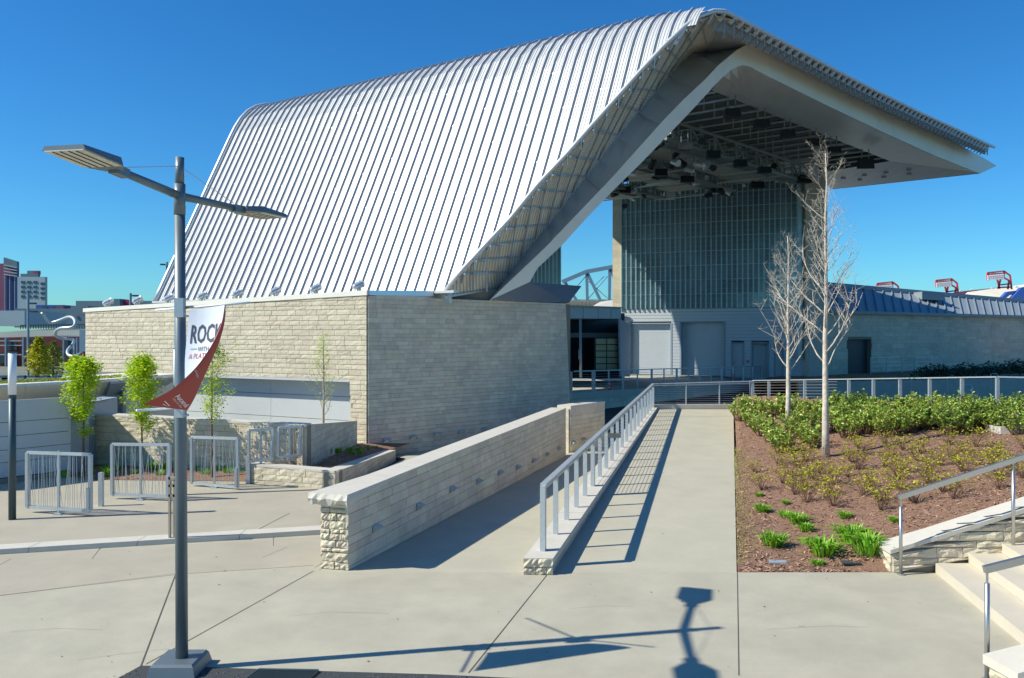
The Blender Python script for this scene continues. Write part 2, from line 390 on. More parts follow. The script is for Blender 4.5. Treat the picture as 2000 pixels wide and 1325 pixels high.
# bark chips scattered over the bed
ch = MB(); rr = random.Random(5)
for k in range(17000):
    y = Y0 + .05 + (rr.random() ** 1.7) * 13.5; x = xpath(y) + .03 + rr.random() * 9.5
    if x > 5.3 and y < 12.15: continue
    if y > bedY1(x): continue
    z = zbed(x, y) + .008; a = rr.uniform(0, math.pi); l = rr.uniform(.018, .05); wv = rr.uniform(.004, .011)
    d = V((math.cos(a), math.sin(a), rr.uniform(-.5, .5))) * l; n = V((-math.sin(a), math.cos(a), rr.uniform(-.4, .4))) * wv; c = V((x, y, z + rr.uniform(0, .012)))
    ch.add([c - d - n, c + d - n, c + d + n, c - d + n], [(0, 1, 2, 3)])
tag(ch.build('bark_mulch', M['chip'], kind='stuff'), 'loose brown bark chips covering the sloping planting bed', 'bark mulch')
# ragged grassy fringe of the bed along the path
gr = MB()
for k in range(1400):
    y = 12 + rr.random() ** .8 * 8; x = xpath(y) + abs(rr.gauss(0, .16)); z = zbed(x, y); a = rr.uniform(0, 6.28); h = rr.uniform(.02, .06)
    d = V((math.cos(a), math.sin(a), 0)) * .005; c = V((x, y, z)); gr.add([c - d, c + d, c + V((rr.uniform(-.03, .03), rr.uniform(-.03, .03), h))], [(0, 1, 2)])
tag(gr.build('grass_fringe', M['sedum'], kind='stuff'), 'thin weedy grass along the bed edge beside the concrete path', 'grass')
# asphalt pit in front
aq = [G(228, 1327), G(275, 1301), G(400, 1304), G(640, 1312), G(850, 1318), G(1040, 1327), (.3, 6.5, 0), (-4.2, 6.5, 0)]
aq = [V((p[0], p[1], .004)) for p in aq]
struct(MB().poly(aq).build('asphalt_strip', M['asph']))
gv = MB(); rr = random.Random(8)
for k in range(2600):
    x = rr.uniform(-4, .2); y = rr.uniform(7.2, 8.33)
    d1 = (x + 3.9) * .0; ytop = interp([(-4.0, 8.1), (-3.65, 8.36), (-3.1, 8.3), (-1.8, 8.23), (-.75, 8.16), (.2, 8.05)], x)
    if y > ytop - .01: continue
    r = rr.uniform(.003, .011); c = V((x, y, .005)); a = rr.uniform(0, 3)
    gv.add([c + V((math.cos(a + k2 * 2.09) * r, math.sin(a + k2 * 2.09) * r, 0)) for k2 in range(3)] + [c + V((0, 0, r))], [(0, 1, 3), (1, 2, 3), (2, 0, 3)])
tag(gv.build('gravel', M['gravel'], kind='stuff'), 'fine grey gravel in the dark strip along the front edge of the plaza', 'gravel')

db = MB(); rr = random.Random(18)
for k in range(170):
    x, y = rr.uniform(-7, 8), rr.uniform(7.6, 13.5)
    if -2.9 < x < .7 and y > 11.3 or x > 3.1 and y > 11.5: continue
    z = .005 if y < stepY(x) - .1 or x > -2.5 else UZ + .004
    if x > .5 and y > Y0: z = zpath(y) + .005
    elif y > Y0 and x > -2.5: continue
    if z < .01 and y > stepY(x) - .3 and x < -2.2: continue
    a = rr.uniform(0, 3); l = rr.uniform(.004, .022); d = V((math.cos(a), math.sin(a), 0)) * l; n = V((-math.sin(a), math.cos(a), .3)) * l * rr.uniform(.2, .6); c = V((x, y, z + .002))
    db.add([c - d, c - n, c + d, c + n], [(0, 1, 2, 3)])
tag(db.build('leaf_litter', M['dtwig'], kind='stuff'), 'tiny dry leaf scraps scattered over the concrete paving', 'leaf litter')
# hairline cracks
for pts in ([(150, 1290), (230, 1279), (330, 1268)], [(560, 1205), (640, 1196), (760, 1199)], [(1110, 1190), (1180, 1184), (1240, 1186)], [(1500, 1230), (1620, 1223), (1700, 1226)], [(20, 1235), (110, 1228), (200, 1231)]):
    q = [G(a, b) for a, b in pts]; mb = MB(); zz = V((0, 0, .0045))
    for a, b in zip(q, q[1:]): mb.add([a + zz, b + zz, b + zz + V((0, .004, 0)), a + zz + V((0, .004, 0))], [(0, 1, 2, 3)])
    struct(mb.build('pavement_crack', M['mortar']))

# ================================================================== LOW WALL BETWEEN THE RAMPS
COPZ = 1.10
def wallthing(px, py, Y, name, label, cat='wall', group=None): return thing(name, label, cat, P(px, py, Y), group)
lw = thing('stone_wall', 'long low limestone wall with a broad pale coping and square hooded lamps, between the two ramps', 'wall', (WA.x, WA.y, 0))
core = MB(); A3 = [WA + wn * .05, WB + wn * .05, WB + wn * .44, WA + wn * .44]; A3[0] = A3[0] + wd * .05; A3[3] = A3[3] + wd * .05
core.add([(A3[0].x, A3[0].y, -.02), (A3[1].x, A3[1].y, -.5), (A3[2].x, A3[2].y, -.5), (A3[3].x, A3[3].y, -.02)] + [(p.x, p.y, COPZ - .12) for p in A3],
         [(3, 2, 1, 0), (4, 5, 6, 7), (0, 1, 5, 4), (1, 2, 6, 5), (2, 3, 7, 6), (3, 0, 4, 7)])
core.build('wall_body', M['mortar'], lw)
stone_face(lw, WA + wn * .04, WB + wn * .04, (0, zramp(WB.y)), (COPZ - .03, COPZ - .03), row=(.09, .19), ln=(.3, .75), rough=.006, m=M['stone2'], limit=240, seed=3)
stone_face(lw, WA + wn * .45 + wd * .04, WA + wd * .04, (0, 0), (COPZ - .11, COPZ - .11), row=(.06, .14), ln=(.12, .26), rough=.030, m=M['stone'], limit=60, seed=5, gap=.01, depth=.035, name='split_stone')
s = 0.; Lw = (WB - WA).length; rr = random.Random(4)
while s < Lw - .1:
    s2 = min(Lw, s + 1.55)
    a = WA + wd * (s - (.06 if s == 0 else 0)) - wn * .02; b = WA + wd * (s2 - .005) - wn * .02; ov = .60 if s == 0 else .47
    c = WA + wd * (s2 - .005) + wn * .47; d = WA + wd * (s - (.06 if s == 0 else 0)) + wn * ov
    mb = MB()
    if s == 0:            # rock-faced end of the coping
        n = 9; top = []; bot = []
        for k in range(n + 1):
            e = lerp(V((d.x, d.y)), V((a.x, a.y)), k / n)
            top.append((e.x, e.y - rr.uniform(0, .01), COPZ)); bot.append((e.x + rr.uniform(-.01, .01), e.y - rr.uniform(.0, .05) + .03, COPZ - .15 - rr.uniform(-.015, .03)))
        mid = [((t[0] + b_[0]) / 2, (t[1] + b_[1]) / 2 - rr.uniform(.02, .07), COPZ - .07 + rr.uniform(-.02, .02)) for t, b_ in zip(top, bot)]
        N_ = n + 1
        vs = top + mid + bot + [(b.x, b.y, COPZ), (c.x, c.y, COPZ), (b.x, b.y, COPZ - .03), (c.x, c.y, COPZ - .03)]
        fs = [(k + 1, k, N_ + k, N_ + k + 1) for k in range(n)] + [(N_ + k + 1, N_ + k, 2 * N_ + k, 2 * N_ + k + 1) for k in range(n)]
        q = 3 * N_
        fs += [tuple(range(N_)) + (q, q + 1), (n, N_ + n, q + 2, q), (N_ + n, 2 * N_ + n, q + 2), (q + 1, q + 3, 2 * N_, N_, 0), tuple(range(2 * N_, 3 * N_))[::-1] + (q + 3, q + 2)]
        mb.add(vs, fs)
    else: mb.prism([a, b, c, d], COPZ - .03, COPZ)
    mb.build('coping_slab', M['coping'], lw); s = s2
# second piece of the wall
WA2, WB2 = V((1.86, 26.1)), V((3.16, 27.9)); w2 = (WB2 - WA2).normalized(); wn2 = V((-w2.y, w2.x))
lw2 = thing('stone_wall', 'short far limestone wall piece just past the gap at the end of the long low wall', 'wall', (WA2.x, WA2.y, -.4))
MB().prism([WA2 + wn2 * .05, WB2 + wn2 * .05, WB2 + wn2 * .4, WA2 + wn2 * .4], -.6, COPZ - .1).build('wall_body', M['mortar'], lw2)
stone_face(lw2, WA2 + wn2 * .04, WB2 + wn2 * .04, (-.42, -.5), (COPZ - .1, COPZ - .1), row=(.12, .2), ln=(.4, .8), rough=.004, m=M['stone2'], limit=60, seed=4)
stone_face(lw2, WA2 + wn2 * .5 , WA2 + wn2 * .04, (-.42, -.42), (COPZ - .1, COPZ - .1), row=(.12, .2), ln=(.3, .5), rough=.01, m=M['stone2'], limit=60, seed=6)
for k in range(2): MB().prism([lerp(WA2, WB2, k / 2) - wn2 * .01, lerp(WA2, WB2, k / 2 + .497) - wn2 * .01, lerp(WA2, WB2, k / 2 + .497) + wn2 * .5, lerp(WA2, WB2, k / 2) + wn2 * .5], COPZ - .1, COPZ).build('coping_slab', M['coping'], lw2)
# hooded wall lamps
def hood(loc, d, n, label, group, sc=1., part=None):
    t = thing('wall_lamp', label, 'wall lamp', loc, group); d = V((d.x, d.y, 0)); n = V((n.x, n.y, 0)); z = V((0, 0, 1)); wv, h, o = .09 * sc, .05 * sc, .10 * sc
    c = V(loc); a = [c - d * wv - z * h, c + d * wv - z * h, c + d * wv + z * h, c - d * wv + z * h]
    MB().slab(a, n * .012).build('back_plate', M['galv'], t)
    MB().add([c - d * wv + z * h, c + d * wv + z * h, c + d * wv + n * o, c - d * wv + n * o, c - d * wv + z * (h + .012), c + d * wv + z * (h + .012), c + d * wv + n * o + z * .012, c - d * wv + n * o + z * .012],
             [(3, 2, 1, 0), (4, 5, 6, 7), (0, 1, 5, 4), (1, 2, 6, 5), (2, 3, 7, 6), (3, 0, 4, 7)]).build('hood', M['galv'], t)
    for sg in (-1, 1): MB().add([c + d * wv * sg - z * h, c + d * wv * sg + z * h, c + d * wv * sg + n * o], [(0, 1, 2)]).build('side_cheek', M['galv'], t, thick=.004)
    return t
for i, (px, py) in enumerate([(732, 1032), (817, 990), (882, 956), (933, 941), (975, 924), (1010, 913), (1041, 900), (1067, 888), (1090, 876)]):
    q = onwall(px, py, WA, WB); hood(q - V((wn.x, wn.y, 0)) * .012, wd, -wn, 'small steel hooded lamp on the long low wall, %s from its near end' % ORD[i], 'step lamps on the low wall')
for i, (px, py) in enumerate([(1119, 865), (1140, 858)]):
    q = onwall(px, py, WA2, WB2); hood(q - V((wn2.x, wn2.y, 0)) * .012, w2, -wn2, 'small hooded lamp on the short far wall piece, %s from the gap' % ORD[i], 'step lamps on the short wall')

# ================================================================== KERB AND RAILING
kb = thing('kerb_wall', 'low stone kerb wall carrying the steel railing, between the ramp and the rising path', 'kerb wall', (CR0.x, CR0.y, 0))
zk = lambda t: lerp(.235, ZE + .07, t)
n = 13
for k in range(n):
    t0, t1 = k / n, (k + 1) / n - .0006
    a, b, c, d = lerp(CR0, CR1, t0), lerp(CR0, CR1, t1), lerp(CL0, CL1, t1), lerp(CL0, CL1, t0)
    MB().hexa([(a.x, a.y, zk(t0) - .1), (b.x, b.y, zk(t1) - .1), (c.x, c.y, zk(t1) - .1), (d.x, d.y, zk(t0) - .1)], [(a.x, a.y, zk(t0)), (b.x, b.y, zk(t1)), (c.x, c.y, zk(t1)), (d.x, d.y, zk(t0))]).build('coping_slab', M['coping'], kb)
MB().add([(CR0.x - .02, CR0.y + .03, -.05), (CR1.x - .02, CR1.y, ZE - .2), (CL1.x + .02, CL1.y, -.9), (CL0.x + .02, CL0.y + .03, -.05), (CR0.x - .02, CR0.y + .03, zk(0) - .09), (CR1.x - .02, CR1.y, zk(1) - .09), (CL1.x + .02, CL1.y, zk(1) - .09), (CL0.x + .02, CL0.y + .03, zk(0) - .09)],
         [(3, 2, 1, 0), (4, 5, 6, 7), (0, 1, 5, 4), (1, 2, 6, 5), (2, 3, 7, 6), (3, 0, 4, 7)]).build('wall_body', M['stone2'], kb)
stone_face(kb, CL0 + V((-.0, .03)), CR0 + V((.0, .03)), (0, 0), (zk(0) - .005, zk(0) - .005), row=(.09, .13), ln=(.13, .26), rough=.03, m=M['stone'], limit=20, seed=9, gap=.008, name='split_stone')

def railing(name, label, pts, ztops, zfoots, nposts, wide=(), cable_from=0, ncab=10, pw=.055, plate=.014, top=.09):
    """steel plate posts under a flat top rail with thin cables; pts = plan points of the two ends"""
    t = thing(name, label, 'railing', (pts[0][0], pts[0][1], zfoots[0]))
    a, b = V(pts[0]), V(pts[1]); d = (b - a).normalized(); nn = V((-d.y, d.x))
    A3, B3 = V((a.x, a.y, ztops[0])), V((b.x, b.y, ztops[1]))
    MB().bar(A3, B3, top, .03).build('top_rail', M['galv'], t)
    MB().bar(A3 - V((0, 0, .06)), B3 - V((0, 0, .06)), .05, .03).build('under_rail', M['galv'], t)
    for k in range(nposts):
        s = k / (nposts - 1); p = lerp(a, b, s); z0 = lerp(zfoots[0], zfoots[1], s); z1 = lerp(ztops[0], ztops[1], s) - .015
        wv = .045 if k in wide else plate
        MB().prism([p - d * wv - nn * pw / 2, p + d * wv - nn * pw / 2, p + d * wv + nn * pw / 2, p - d * wv + nn * pw / 2], z0, z1).build('post', M['galv'], t)
    f = cable_from / (nposts - 1)
    for c in range(ncab):
        g = (c + 1) / (ncab + 1.5)
        q0 = V((lerp(a.x, b.x, f), lerp(a.y, b.y, f), lerp(lerp(zfoots[0], zfoots[1], f), lerp(ztops[0], ztops[1], f), g))); q1 = V((b.x, b.y, lerp(zfoots[1], ztops[1], g)))
        MB().tube([q0, q1], .004, 5).build('cable', M['steel'], t)
    return t
ra = lerp(CL0, CR0, .60); rb = lerp(CL1, CR1, .55)
ra = V((online(1060, CL0, CR0).x + .02, 11.9)); rb = V((.172 * YE, YE - .05))
tf = lambda y: zk((y - CR0.y) / (CR1.y - CR0.y))
railing('railing', 'sloping galvanised railing with flat posts and cables on the kerb beside the rising path', (ra, rb), (CAMH - (947 - HZ) / F * 11.9, CAMH - (750 - HZ) / F * YE), (tf(11.9), tf(YE)), 20, wide=(0, 5, 19), cable_from=5, pw=.075)
MB().bar(V((.28 / 1, 0, 0)) + P(1186, 851, 17.6) - V((.28, 0, 0)), P(1212, 851, 17.8), .02, .10).build('wood_tag', M['wood'])
bpy.data.objects['wood_tag'].name = 'board'; tag(bpy.data.objects['board'], 'short pale board fixed across the posts halfway up the sloping railing', 'board')
# kerb and railing across the far end of the path
bk = thing('kerb_wall', 'low concrete kerb closing the far end of the rising path', 'kerb wall', (4.88, YE, ZE))
bw0, bw1 = V((4.6, YE)), V((8.35, YE + .1))
MB().prism([bw0, bw1, bw1 + V((0, .3)), bw0 + V((0, .3))], -1.0, ZE + .16).build('kerb', M['curb'], bk)
railing('railing', 'level cable railing on the kerb across the far end of the path', (V((4.75, YE + .15)), V((470 / F * (YE + .2), YE + .2))), (P(0, 750, YE + .15).z, P(0, 745, YE + .2).z), (ZE + .15, ZE + .15), 4, wide=(0, 3), ncab=10)
# railing along the back of the bed, towards the right
e0, e1 = V((470 / F * (YE + .25) + .02, YE + .2)), V((948 / F * 20.2, 20.2)); e2 = V((15.4, 18.4))
zt0, zt1 = P(0, 743.5, YE + .2).z, P(0, 736.5, 20.2).z
rl = thing('railing', 'long cable railing behind the laurel hedge on the right', 'railing', (e0.x, e0.y, zt0 - 1))
MB().bar((e0.x, e0.y, zt0), (e1.x, e1.y, zt1), .10, .03).bar((e1.x, e1.y, zt1), (e2.x, e2.y, zt1 + .02), .10, .03).build('top_rail', M['galv'], rl)
for px in (1468, 1502, 1538, 1572, 1612, 1658, 1706, 1758, 1816, 1879, 1948):
    p = online(px, e0, e1); s = (p - e0).length / (e1 - e0).length; z = lerp(zt0, zt1, s)
    wv = .07 if px == 1468 else .04
    MB().prism([(p.x - wv, p.y - .03), (p.x + wv, p.y - .03), (p.x + wv, p.y + .03), (p.x - wv, p.y + .03)], z - 1.08, z - .016).build('post', M['galv'], rl)
for c in range(10):
    g = 1.0 - (c + 1) * .093; c1 = online(1635, e0, e1); s1 = (c1 - e0).length / (e1 - e0).length
    MB().tube([(e0.x, e0.y, zt0 - g), (c1.x, c1.y, lerp(zt0, zt1, s1) - g)], .006, 5).build('cable', M['steel'], rl)
MB().prism([e0 + V((-.3, -.1)), e1, e2, e2 + V((0, .4)), e1 + V((0, .4)), e0 + V((-.3, .3))], -1.0, ZE + .12).build('kerb', M['curb'], rl)

# ================================================================== STAIRS ON THE RIGHT
st = thing('stairway', 'cream stone steps rising to the right at the lower right corner', 'stairs', (6.0, 10, 0))
fx0, fy0 = 6.02, 11.66; fx1, fy1 = 5.02, 5.6
for k in range(9):
    dx = .47 * k + (.0)
    mb = MB(); z1 = .14 * (k + 1)
    a = [(fx0 + dx, fy0), (fx1 + dx, fy1), (fx1 + dx + .62, fy1), (fx0 + dx + .62, fy0)]
    mb.prism([a[1], a[2], a[3], a[0]], z1 - .135 if k else 0, z1).build('step', M['step'], st)
SW0, SW1 = V((5.42, 11.66)), V((9.6, 11.72))
sw = thing('cheek_wall', 'sloping limestone cheek wall with pale coping on the far side of the steps', 'wall', (5.42, 11.66, 0))
zs = lambda x: .33 + (x - 5.42) * .318
xs_ = [5.42, 6.05, 7.3, 8.5, 9.6]
for a, b in zip(xs_, xs_[1:]):
    MB().hexa([(a, 11.7, -.1), (b - .004, 11.7, -.1), (b - .004, 12.02, -.1), (a, 12.02, -.1)], [(a, 11.7, zs(a) - .08), (b - .004, 11.7, zs(b) - .08), (b - .004, 12.02, zs(b) - .08), (a, 12.02, zs(a) - .08)]).build('wall_body', M['mortar'], sw)
    x0 = a - (.05 if a == 5.42 else 0)
    MB().hexa([(x0, 11.62, zs(a) - .06), (b - .004, 11.62, zs(b) - .06), (b - .004, 12.06, zs(b) - .06), (x0, 12.06, zs(a) - .06)], [(x0, 11.62, zs(a)), (b - .004, 11.62, zs(b)), (b - .004, 12.06, zs(b)), (x0, 12.06, zs(a))]).build('coping_slab', M['coping'], sw)
stone_face(sw, (5.42, 11.69), (9.6, 11.69), (0, .75), (.27, 1.58), row=(.09, .16), ln=(.3, .8), rough=.03, m=M['stone'], limit=120, seed=14, gap=.008)
stone_face(sw, (5.43, 12.04), (5.43, 11.67), (0, 0), (.25, .25), row=(.08, .13), ln=(.15, .3), rough=.03, m=M['stone'], limit=20, seed=15, gap=.008)
def steelrail(label, posts, ends, zb):
    t = thing('handrail', label, 'handrail', (posts[0][0], posts[0][1], zb[0]))
    a, b = ends
    mb = MB().bar(a, b, .05, .07); mb.build('rail', M['steel'], t)
    for (x, y), z0 in zip(posts, zb):
        s = (x - a.x) / (b.x - a.x) if abs(b.x - a.x) > .1 else 0; z1 = lerp(a.z, b.z, s)
        MB().tube([(x, y, z0), (x, y, z1 - .14)], .024, 12).build('post', M['steel'], t, smooth=True)
        MB().tube([(x, y, z1 - .14), (x, y, z1 - .02)], .012, 8).build('pin', M['steel'], t)
        MB().tube([(x, y, z0), (x, y, z0 + .02)], .055, 14).build('foot_plate', M['steel'], t)
    return t
a = P(1757, 972, 11.55)
steelrail('brushed steel handrail against the far cheek wall of the steps', [(P(1758, 0, 11.55).x + .01, 11.55), (P(1979, 0, 11.55).x, 11.55), (8.9, 11.55)], (a - V((.02, 0, 0)), a + V((3.3, 0, 3.3 * (P(0, 893, 11.55).z - a.z) / (P(2000, 0, 11.55).x - a.x)))), [0, .28, .98])
a = P(1922, 1113, 8.0)
steelrail('brushed steel handrail nearest the camera at the right edge', [(a.x + .03, 8.0), (6.6, 7.95)], (a, a + V((2.4, -.05, .62))), [0, .5])
cw = thing('cheek_wall', 'near limestone cheek wall corner at the bottom right of the picture', 'wall', (4.62, 7.6, 0))
MB().hexa([(4.72, 6.9, 0), (7, 6.9, 0), (7, 7.86, 0), (4.70, 7.86, 0)], [(4.72, 6.9, .24), (7, 6.9, .94), (7, 7.86, .94), (4.70, 7.86, .24)]).build('wall_body', M['mortar'], cw)
q0, q1, q2, q3 = P(1926, 1283, 7.85), P(2000, 1263, 7.85), P(1960, 1303, 7.5), None
MB().hexa([(4.60, 7.45, .22), (7, 7.45, .84), (7, 7.9, .84), (4.54, 7.9, .22)], [(4.60, 7.45, .31), (7, 7.45, .93), (7, 7.9, .93), (4.54, 7.9, .31)]).build('coping_slab', M['coping'], cw)
stone_face(cw, (4.66, 7.5), (7, 7.5), (0, 0), (.22, .84), row=(.08, .12), ln=(.2, .4), rough=.03, m=M['stone'], limit=40, seed=16, gap=.008)
stone_face(cw, (4.62, 7.86), (4.66, 7.47), (0, 0), (.22, .22), row=(.08, .12), ln=(.15, .3), rough=.03, m=M['stone'], limit=20, seed=17, gap=.008)

# ================================================================== LEFT STONE BUILDING
bl = thing('stone_building', 'large limestone clad block under the white roof, with a long panelled strip window', 'building', (corner.x, corner.y, 0))
far2 = V((115 / F * 31.2, 31.2))
rt_top = V((103 / F * 30.6, 30.6))
rface_dir = (far2 - corner).normalized()
ztop_c = P(0, 577, 25).z; ztop_l = P(0, 610, 31).z; ztop_r = P(0, 592, 30.6).z
# recess opening in the left face
ld = (corner - lend).normalized(); LL = (corner - lend).length; ln_ = V((ld.y, -ld.x))
def sof(px): q = online(px, lend, corner); return (q - lend).length
sR = sof(685); zL = P(0, 742, online(685, lend, corner).y).z; sL = 1.2
def hole(s0, s1, z0, z1):
    if z0 >= zL - .03: return (s0, s1)
    if s0 >= sR - .02: return (s0, s1)
    if s1 > sR + .12: return (sR, s1)
    return None
stone_face(bl, lend, corner, (0, 0), (ztop_l, ztop_c), row=(.12, .19), ln=(.28, .7), rough=.010, m=M['stone'], limit=300, hole=hole, seed=21, depth=.05, gap=.012)
stone_face(bl, corner, far2, (-.6, -.7), (ztop_c - .02, ztop_r - .02), t1=rt_top, t0=corner, row=(.11, .17), ln=(.25, .62), rough=.004, m=M['stone2'], limit=290, seed=22, name='honed_stone', depth=.05)
i0, i1 = lend - ln_ * .0, corner
back = MB()
def wv(p, z): return (p.x, p.y, z)
inn = ln_ * -.01
za = zL
# body: wall above the opening, pier at the corner, core
def wallslab(p, q, z0a, z0b, z1a, z1b, th=.3, off=0):
    n_ = V((-(q - p).normalized().y, (q - p).normalized().x)); p = p + n_ * off; q = q + n_ * off
    return MB().hexa([wv(p, z0a), wv(q, z0b), wv(q + n_ * th, z0b), wv(p + n_ * th, z0a)], [wv(p, z1a), wv(q, z1b), wv(q + n_ * th, z1b), wv(p + n_ * th, z1a)])
pr = lend + ld * sR; pl = lend + ld * 1.2
wallslab(lend, corner, za, za, ztop_l - .02, ztop_c - .02, .3, .01).build('wall_body', M['mortar'], bl)
wallslab(pr, corner, -.6, -.6, za, za, .45, .01).build('wall_body', M['mortar'], bl)
wallslab(corner, far2, -.9, -1, ztop_c - .03, ztop_r - .03, .3, .03).build('wall_body', M['mortar'], bl)
# recessed panels with joints, behind the opening
ps = [2.0, 4.2, 6.4, sof(512), sR + .1]
zs2 = [0.3, P(0, 816, 26.8).z, P(0, 771, 26.8).z, za + .1]
for a, b in zip(ps, ps[1:]):
    for z0, z1 in zip(zs2, zs2[1:]):
        wallslab(lend + ld * (a + .006), lend + ld * (b - .006), z0 + .008, z0 + .008, z1 - .008, z1 - .008, .05, .40).build('wall_panel', M['panel'], bl)
wallslab(lend + ld * 1.2, pr + ld * .1, 0, 0, za + .1, za + .1, .1, .47).build('panel_backing', M['joint'], bl)
wallslab(lend + ld * 3.2, pr, za - .07, za - .07, za + .0, za + .0, .42, -.06).build('lintel', M['panel'], bl)
# parapet caps
wallslab(lend - ld * .1, corner + ld * .03, ztop_l, ztop_c, ztop_l + .14, ztop_c + .15, .5, -.08).build('parapet_cap', M['fascia'], bl)
cr = corner + rface_dir * .03
capend = online(845, corner, far2)
wallslab(cr, capend, ztop_c, P(0, 571.5, capend.y).z - .12, ztop_c + .15, P(0, 571.5, capend.y).z + .05, .5, -.06).build('parapet_cap', M['blue'], bl)
# flat roof deck
MB().poly([wv(lend, ztop_l - .1), wv(corner, ztop_c - .1), wv(rt_top, ztop_r - .1), wv(rt_top + V((-5, 12)), ztop_r - .1), wv(V((-14, 42)), ztop_r - .1)]).build('roof_deck', M['mortar'], bl)
# floodlights on the parapet
for i, px in enumerate([204, 262, 323, 389, 457, 531, 610, 694]):
    q = online(px, lend, corner); s = (q - lend).length / LL; z = lerp(ztop_l, ztop_c, s) + .15; c = V((q.x, q.y, z)) - V((ln_.x, ln_.y, 0)) * .12
    t = thing('floodlight', 'white floodlight on the stone parapet at the foot of the roof, %s from the left' % ORD[i], 'floodlight', c, 'floodlights along the parapet')
    MB().bar(c, c + V((0, 0, .12)), .06, .06).build('bracket', M['galv'], t)
    u = V((.72, .5, .42)).normalized(); c2 = c + V((0, 0, .18))
    MB().tube([c2 - u * .17, c2 - u * .12, c2 + u * .12, c2 + u * .17], [.05, .095, .115, .13], 12).build('lamp_housing', M['galv'], t, smooth=False)
    MB().tube([c2 + u * .17, c2 + u * .19], [.118, .11], 12).build('lens', M['lens'], t)
    MB().bar(c2 - V((0, 0, .17)) - V((ld.x, ld.y, 0)) * .12, c2 - V((ld.x, ld.y, 0)) * .12, .02, .05).bar(c2 - V((0, 0, .17)) + V((ld.x, ld.y, 0)) * .12, c2 + V((ld.x, ld.y, 0)) * .12, .02, .05).build('yoke', M['galv'], t)
for i, (px, py) in enumerate([(752, 860), (804, 854), (851, 848), (897, 843), (943, 838)]):
    q = onwall(px, py, corner, far2); rn = V((rface_dir.y, -rface_dir.x)); hood(q + V((rn.x, rn.y, 0)) * .06, rface_dir, rn, 'small hooded lamp low on the shaded stone building wall, %s from its corner' % ORD[i], 'step lamps on the building wall', 1.35)

# ================================================================== WHITE RIBBED ROOF
E0 = P(868, 571, 26.6); ED = V((.83, -.56, 0)).normalized(); EN = V((.56, .83, 0)).normalized()
SEC = [(0, 0), (4.0, 8.12)]
def bez(a, b, c, d, t): return tuple((1 - t) ** 3 * a[i] + 3 * (1 - t) ** 2 * t * b[i] + 3 * (1 - t) * t * t * c[i] + t ** 3 * d[i] for i in (0, 1))
SEC = [(4.0 * k / 8, 8.12 * k / 8) for k in range(8)] + [bez((4, 8.12), (4.75, 9.6), (5.6, 10.25), (8.2, 10.0), k / 12) for k in range(13)]
SU = [0]
for a, b in zip(SEC, SEC[1:]): SU.append(SU[-1] + math.hypot(b[0] - a[0], b[1] - a[1]))
def sec(s): return interp(list(zip(SU, [a[0] for a in SEC])), s), interp(list(zip(SU, [a[1] for a in SEC])), s)
def secn(s):
    a, b = sec(max(0, s - .05)), sec(min(SU[-1], s + .05)); d = V((b[0] - a[0], b[1] - a[1])).normalized()
    return EN * -d.y + V((0, 0, d.x))
def RS(u, s, off=0):
    t, z = sec(s); p = E0 + ED * u + EN * t + V((0, 0, z - .02 * max(0, u)))
    return p + secn(s) * off if off else p
def proj(p): return 1000 + F * p.x / p.y, HZ - F * (p.z - CAMH) / p.y
def solve(px, py, u, s):
    for _ in range(40):
        p = RS(u, s); q = proj(p); a = proj(RS(u + .01, s)); b = proj(RS(u, s + .01))
        A, B, C, D = (a[0] - q[0]) / .01, (b[0] - q[0]) / .01, (a[1] - q[1]) / .01, (b[1] - q[1]) / .01
        det = A * D - B * C
        if abs(det) < 1e-6: break
        ex, ey = px - q[0], py - q[1]; du, ds = (ex * D - B * ey) / det, (A * ey - C * ex) / det
        u += max(-.5, min(.5, du)); s = max(0, min(SU[-1], s + max(-.5, min(.5, ds))))
    return u, s
SE = [(904, 526), (954, 472), (995, 429), (1051, 360), (1108, 300), (1150, 252), (1200, 196), (1249, 141), (1295, 92), (1336, 53)]
edge = [(0, 0)]; u, s = 0., 0.
for px, py in SE:
    u, s = solve(px, py, u, s); edge.append((u, s))
#print('EDGE', [(round(a, 2), round(b, 2)) for a, b in edge], 'SU', SU[-1])
UMAX = edge[-1][0]
ULEFT = -((E0 - P(305, 590, 35.5)).length)
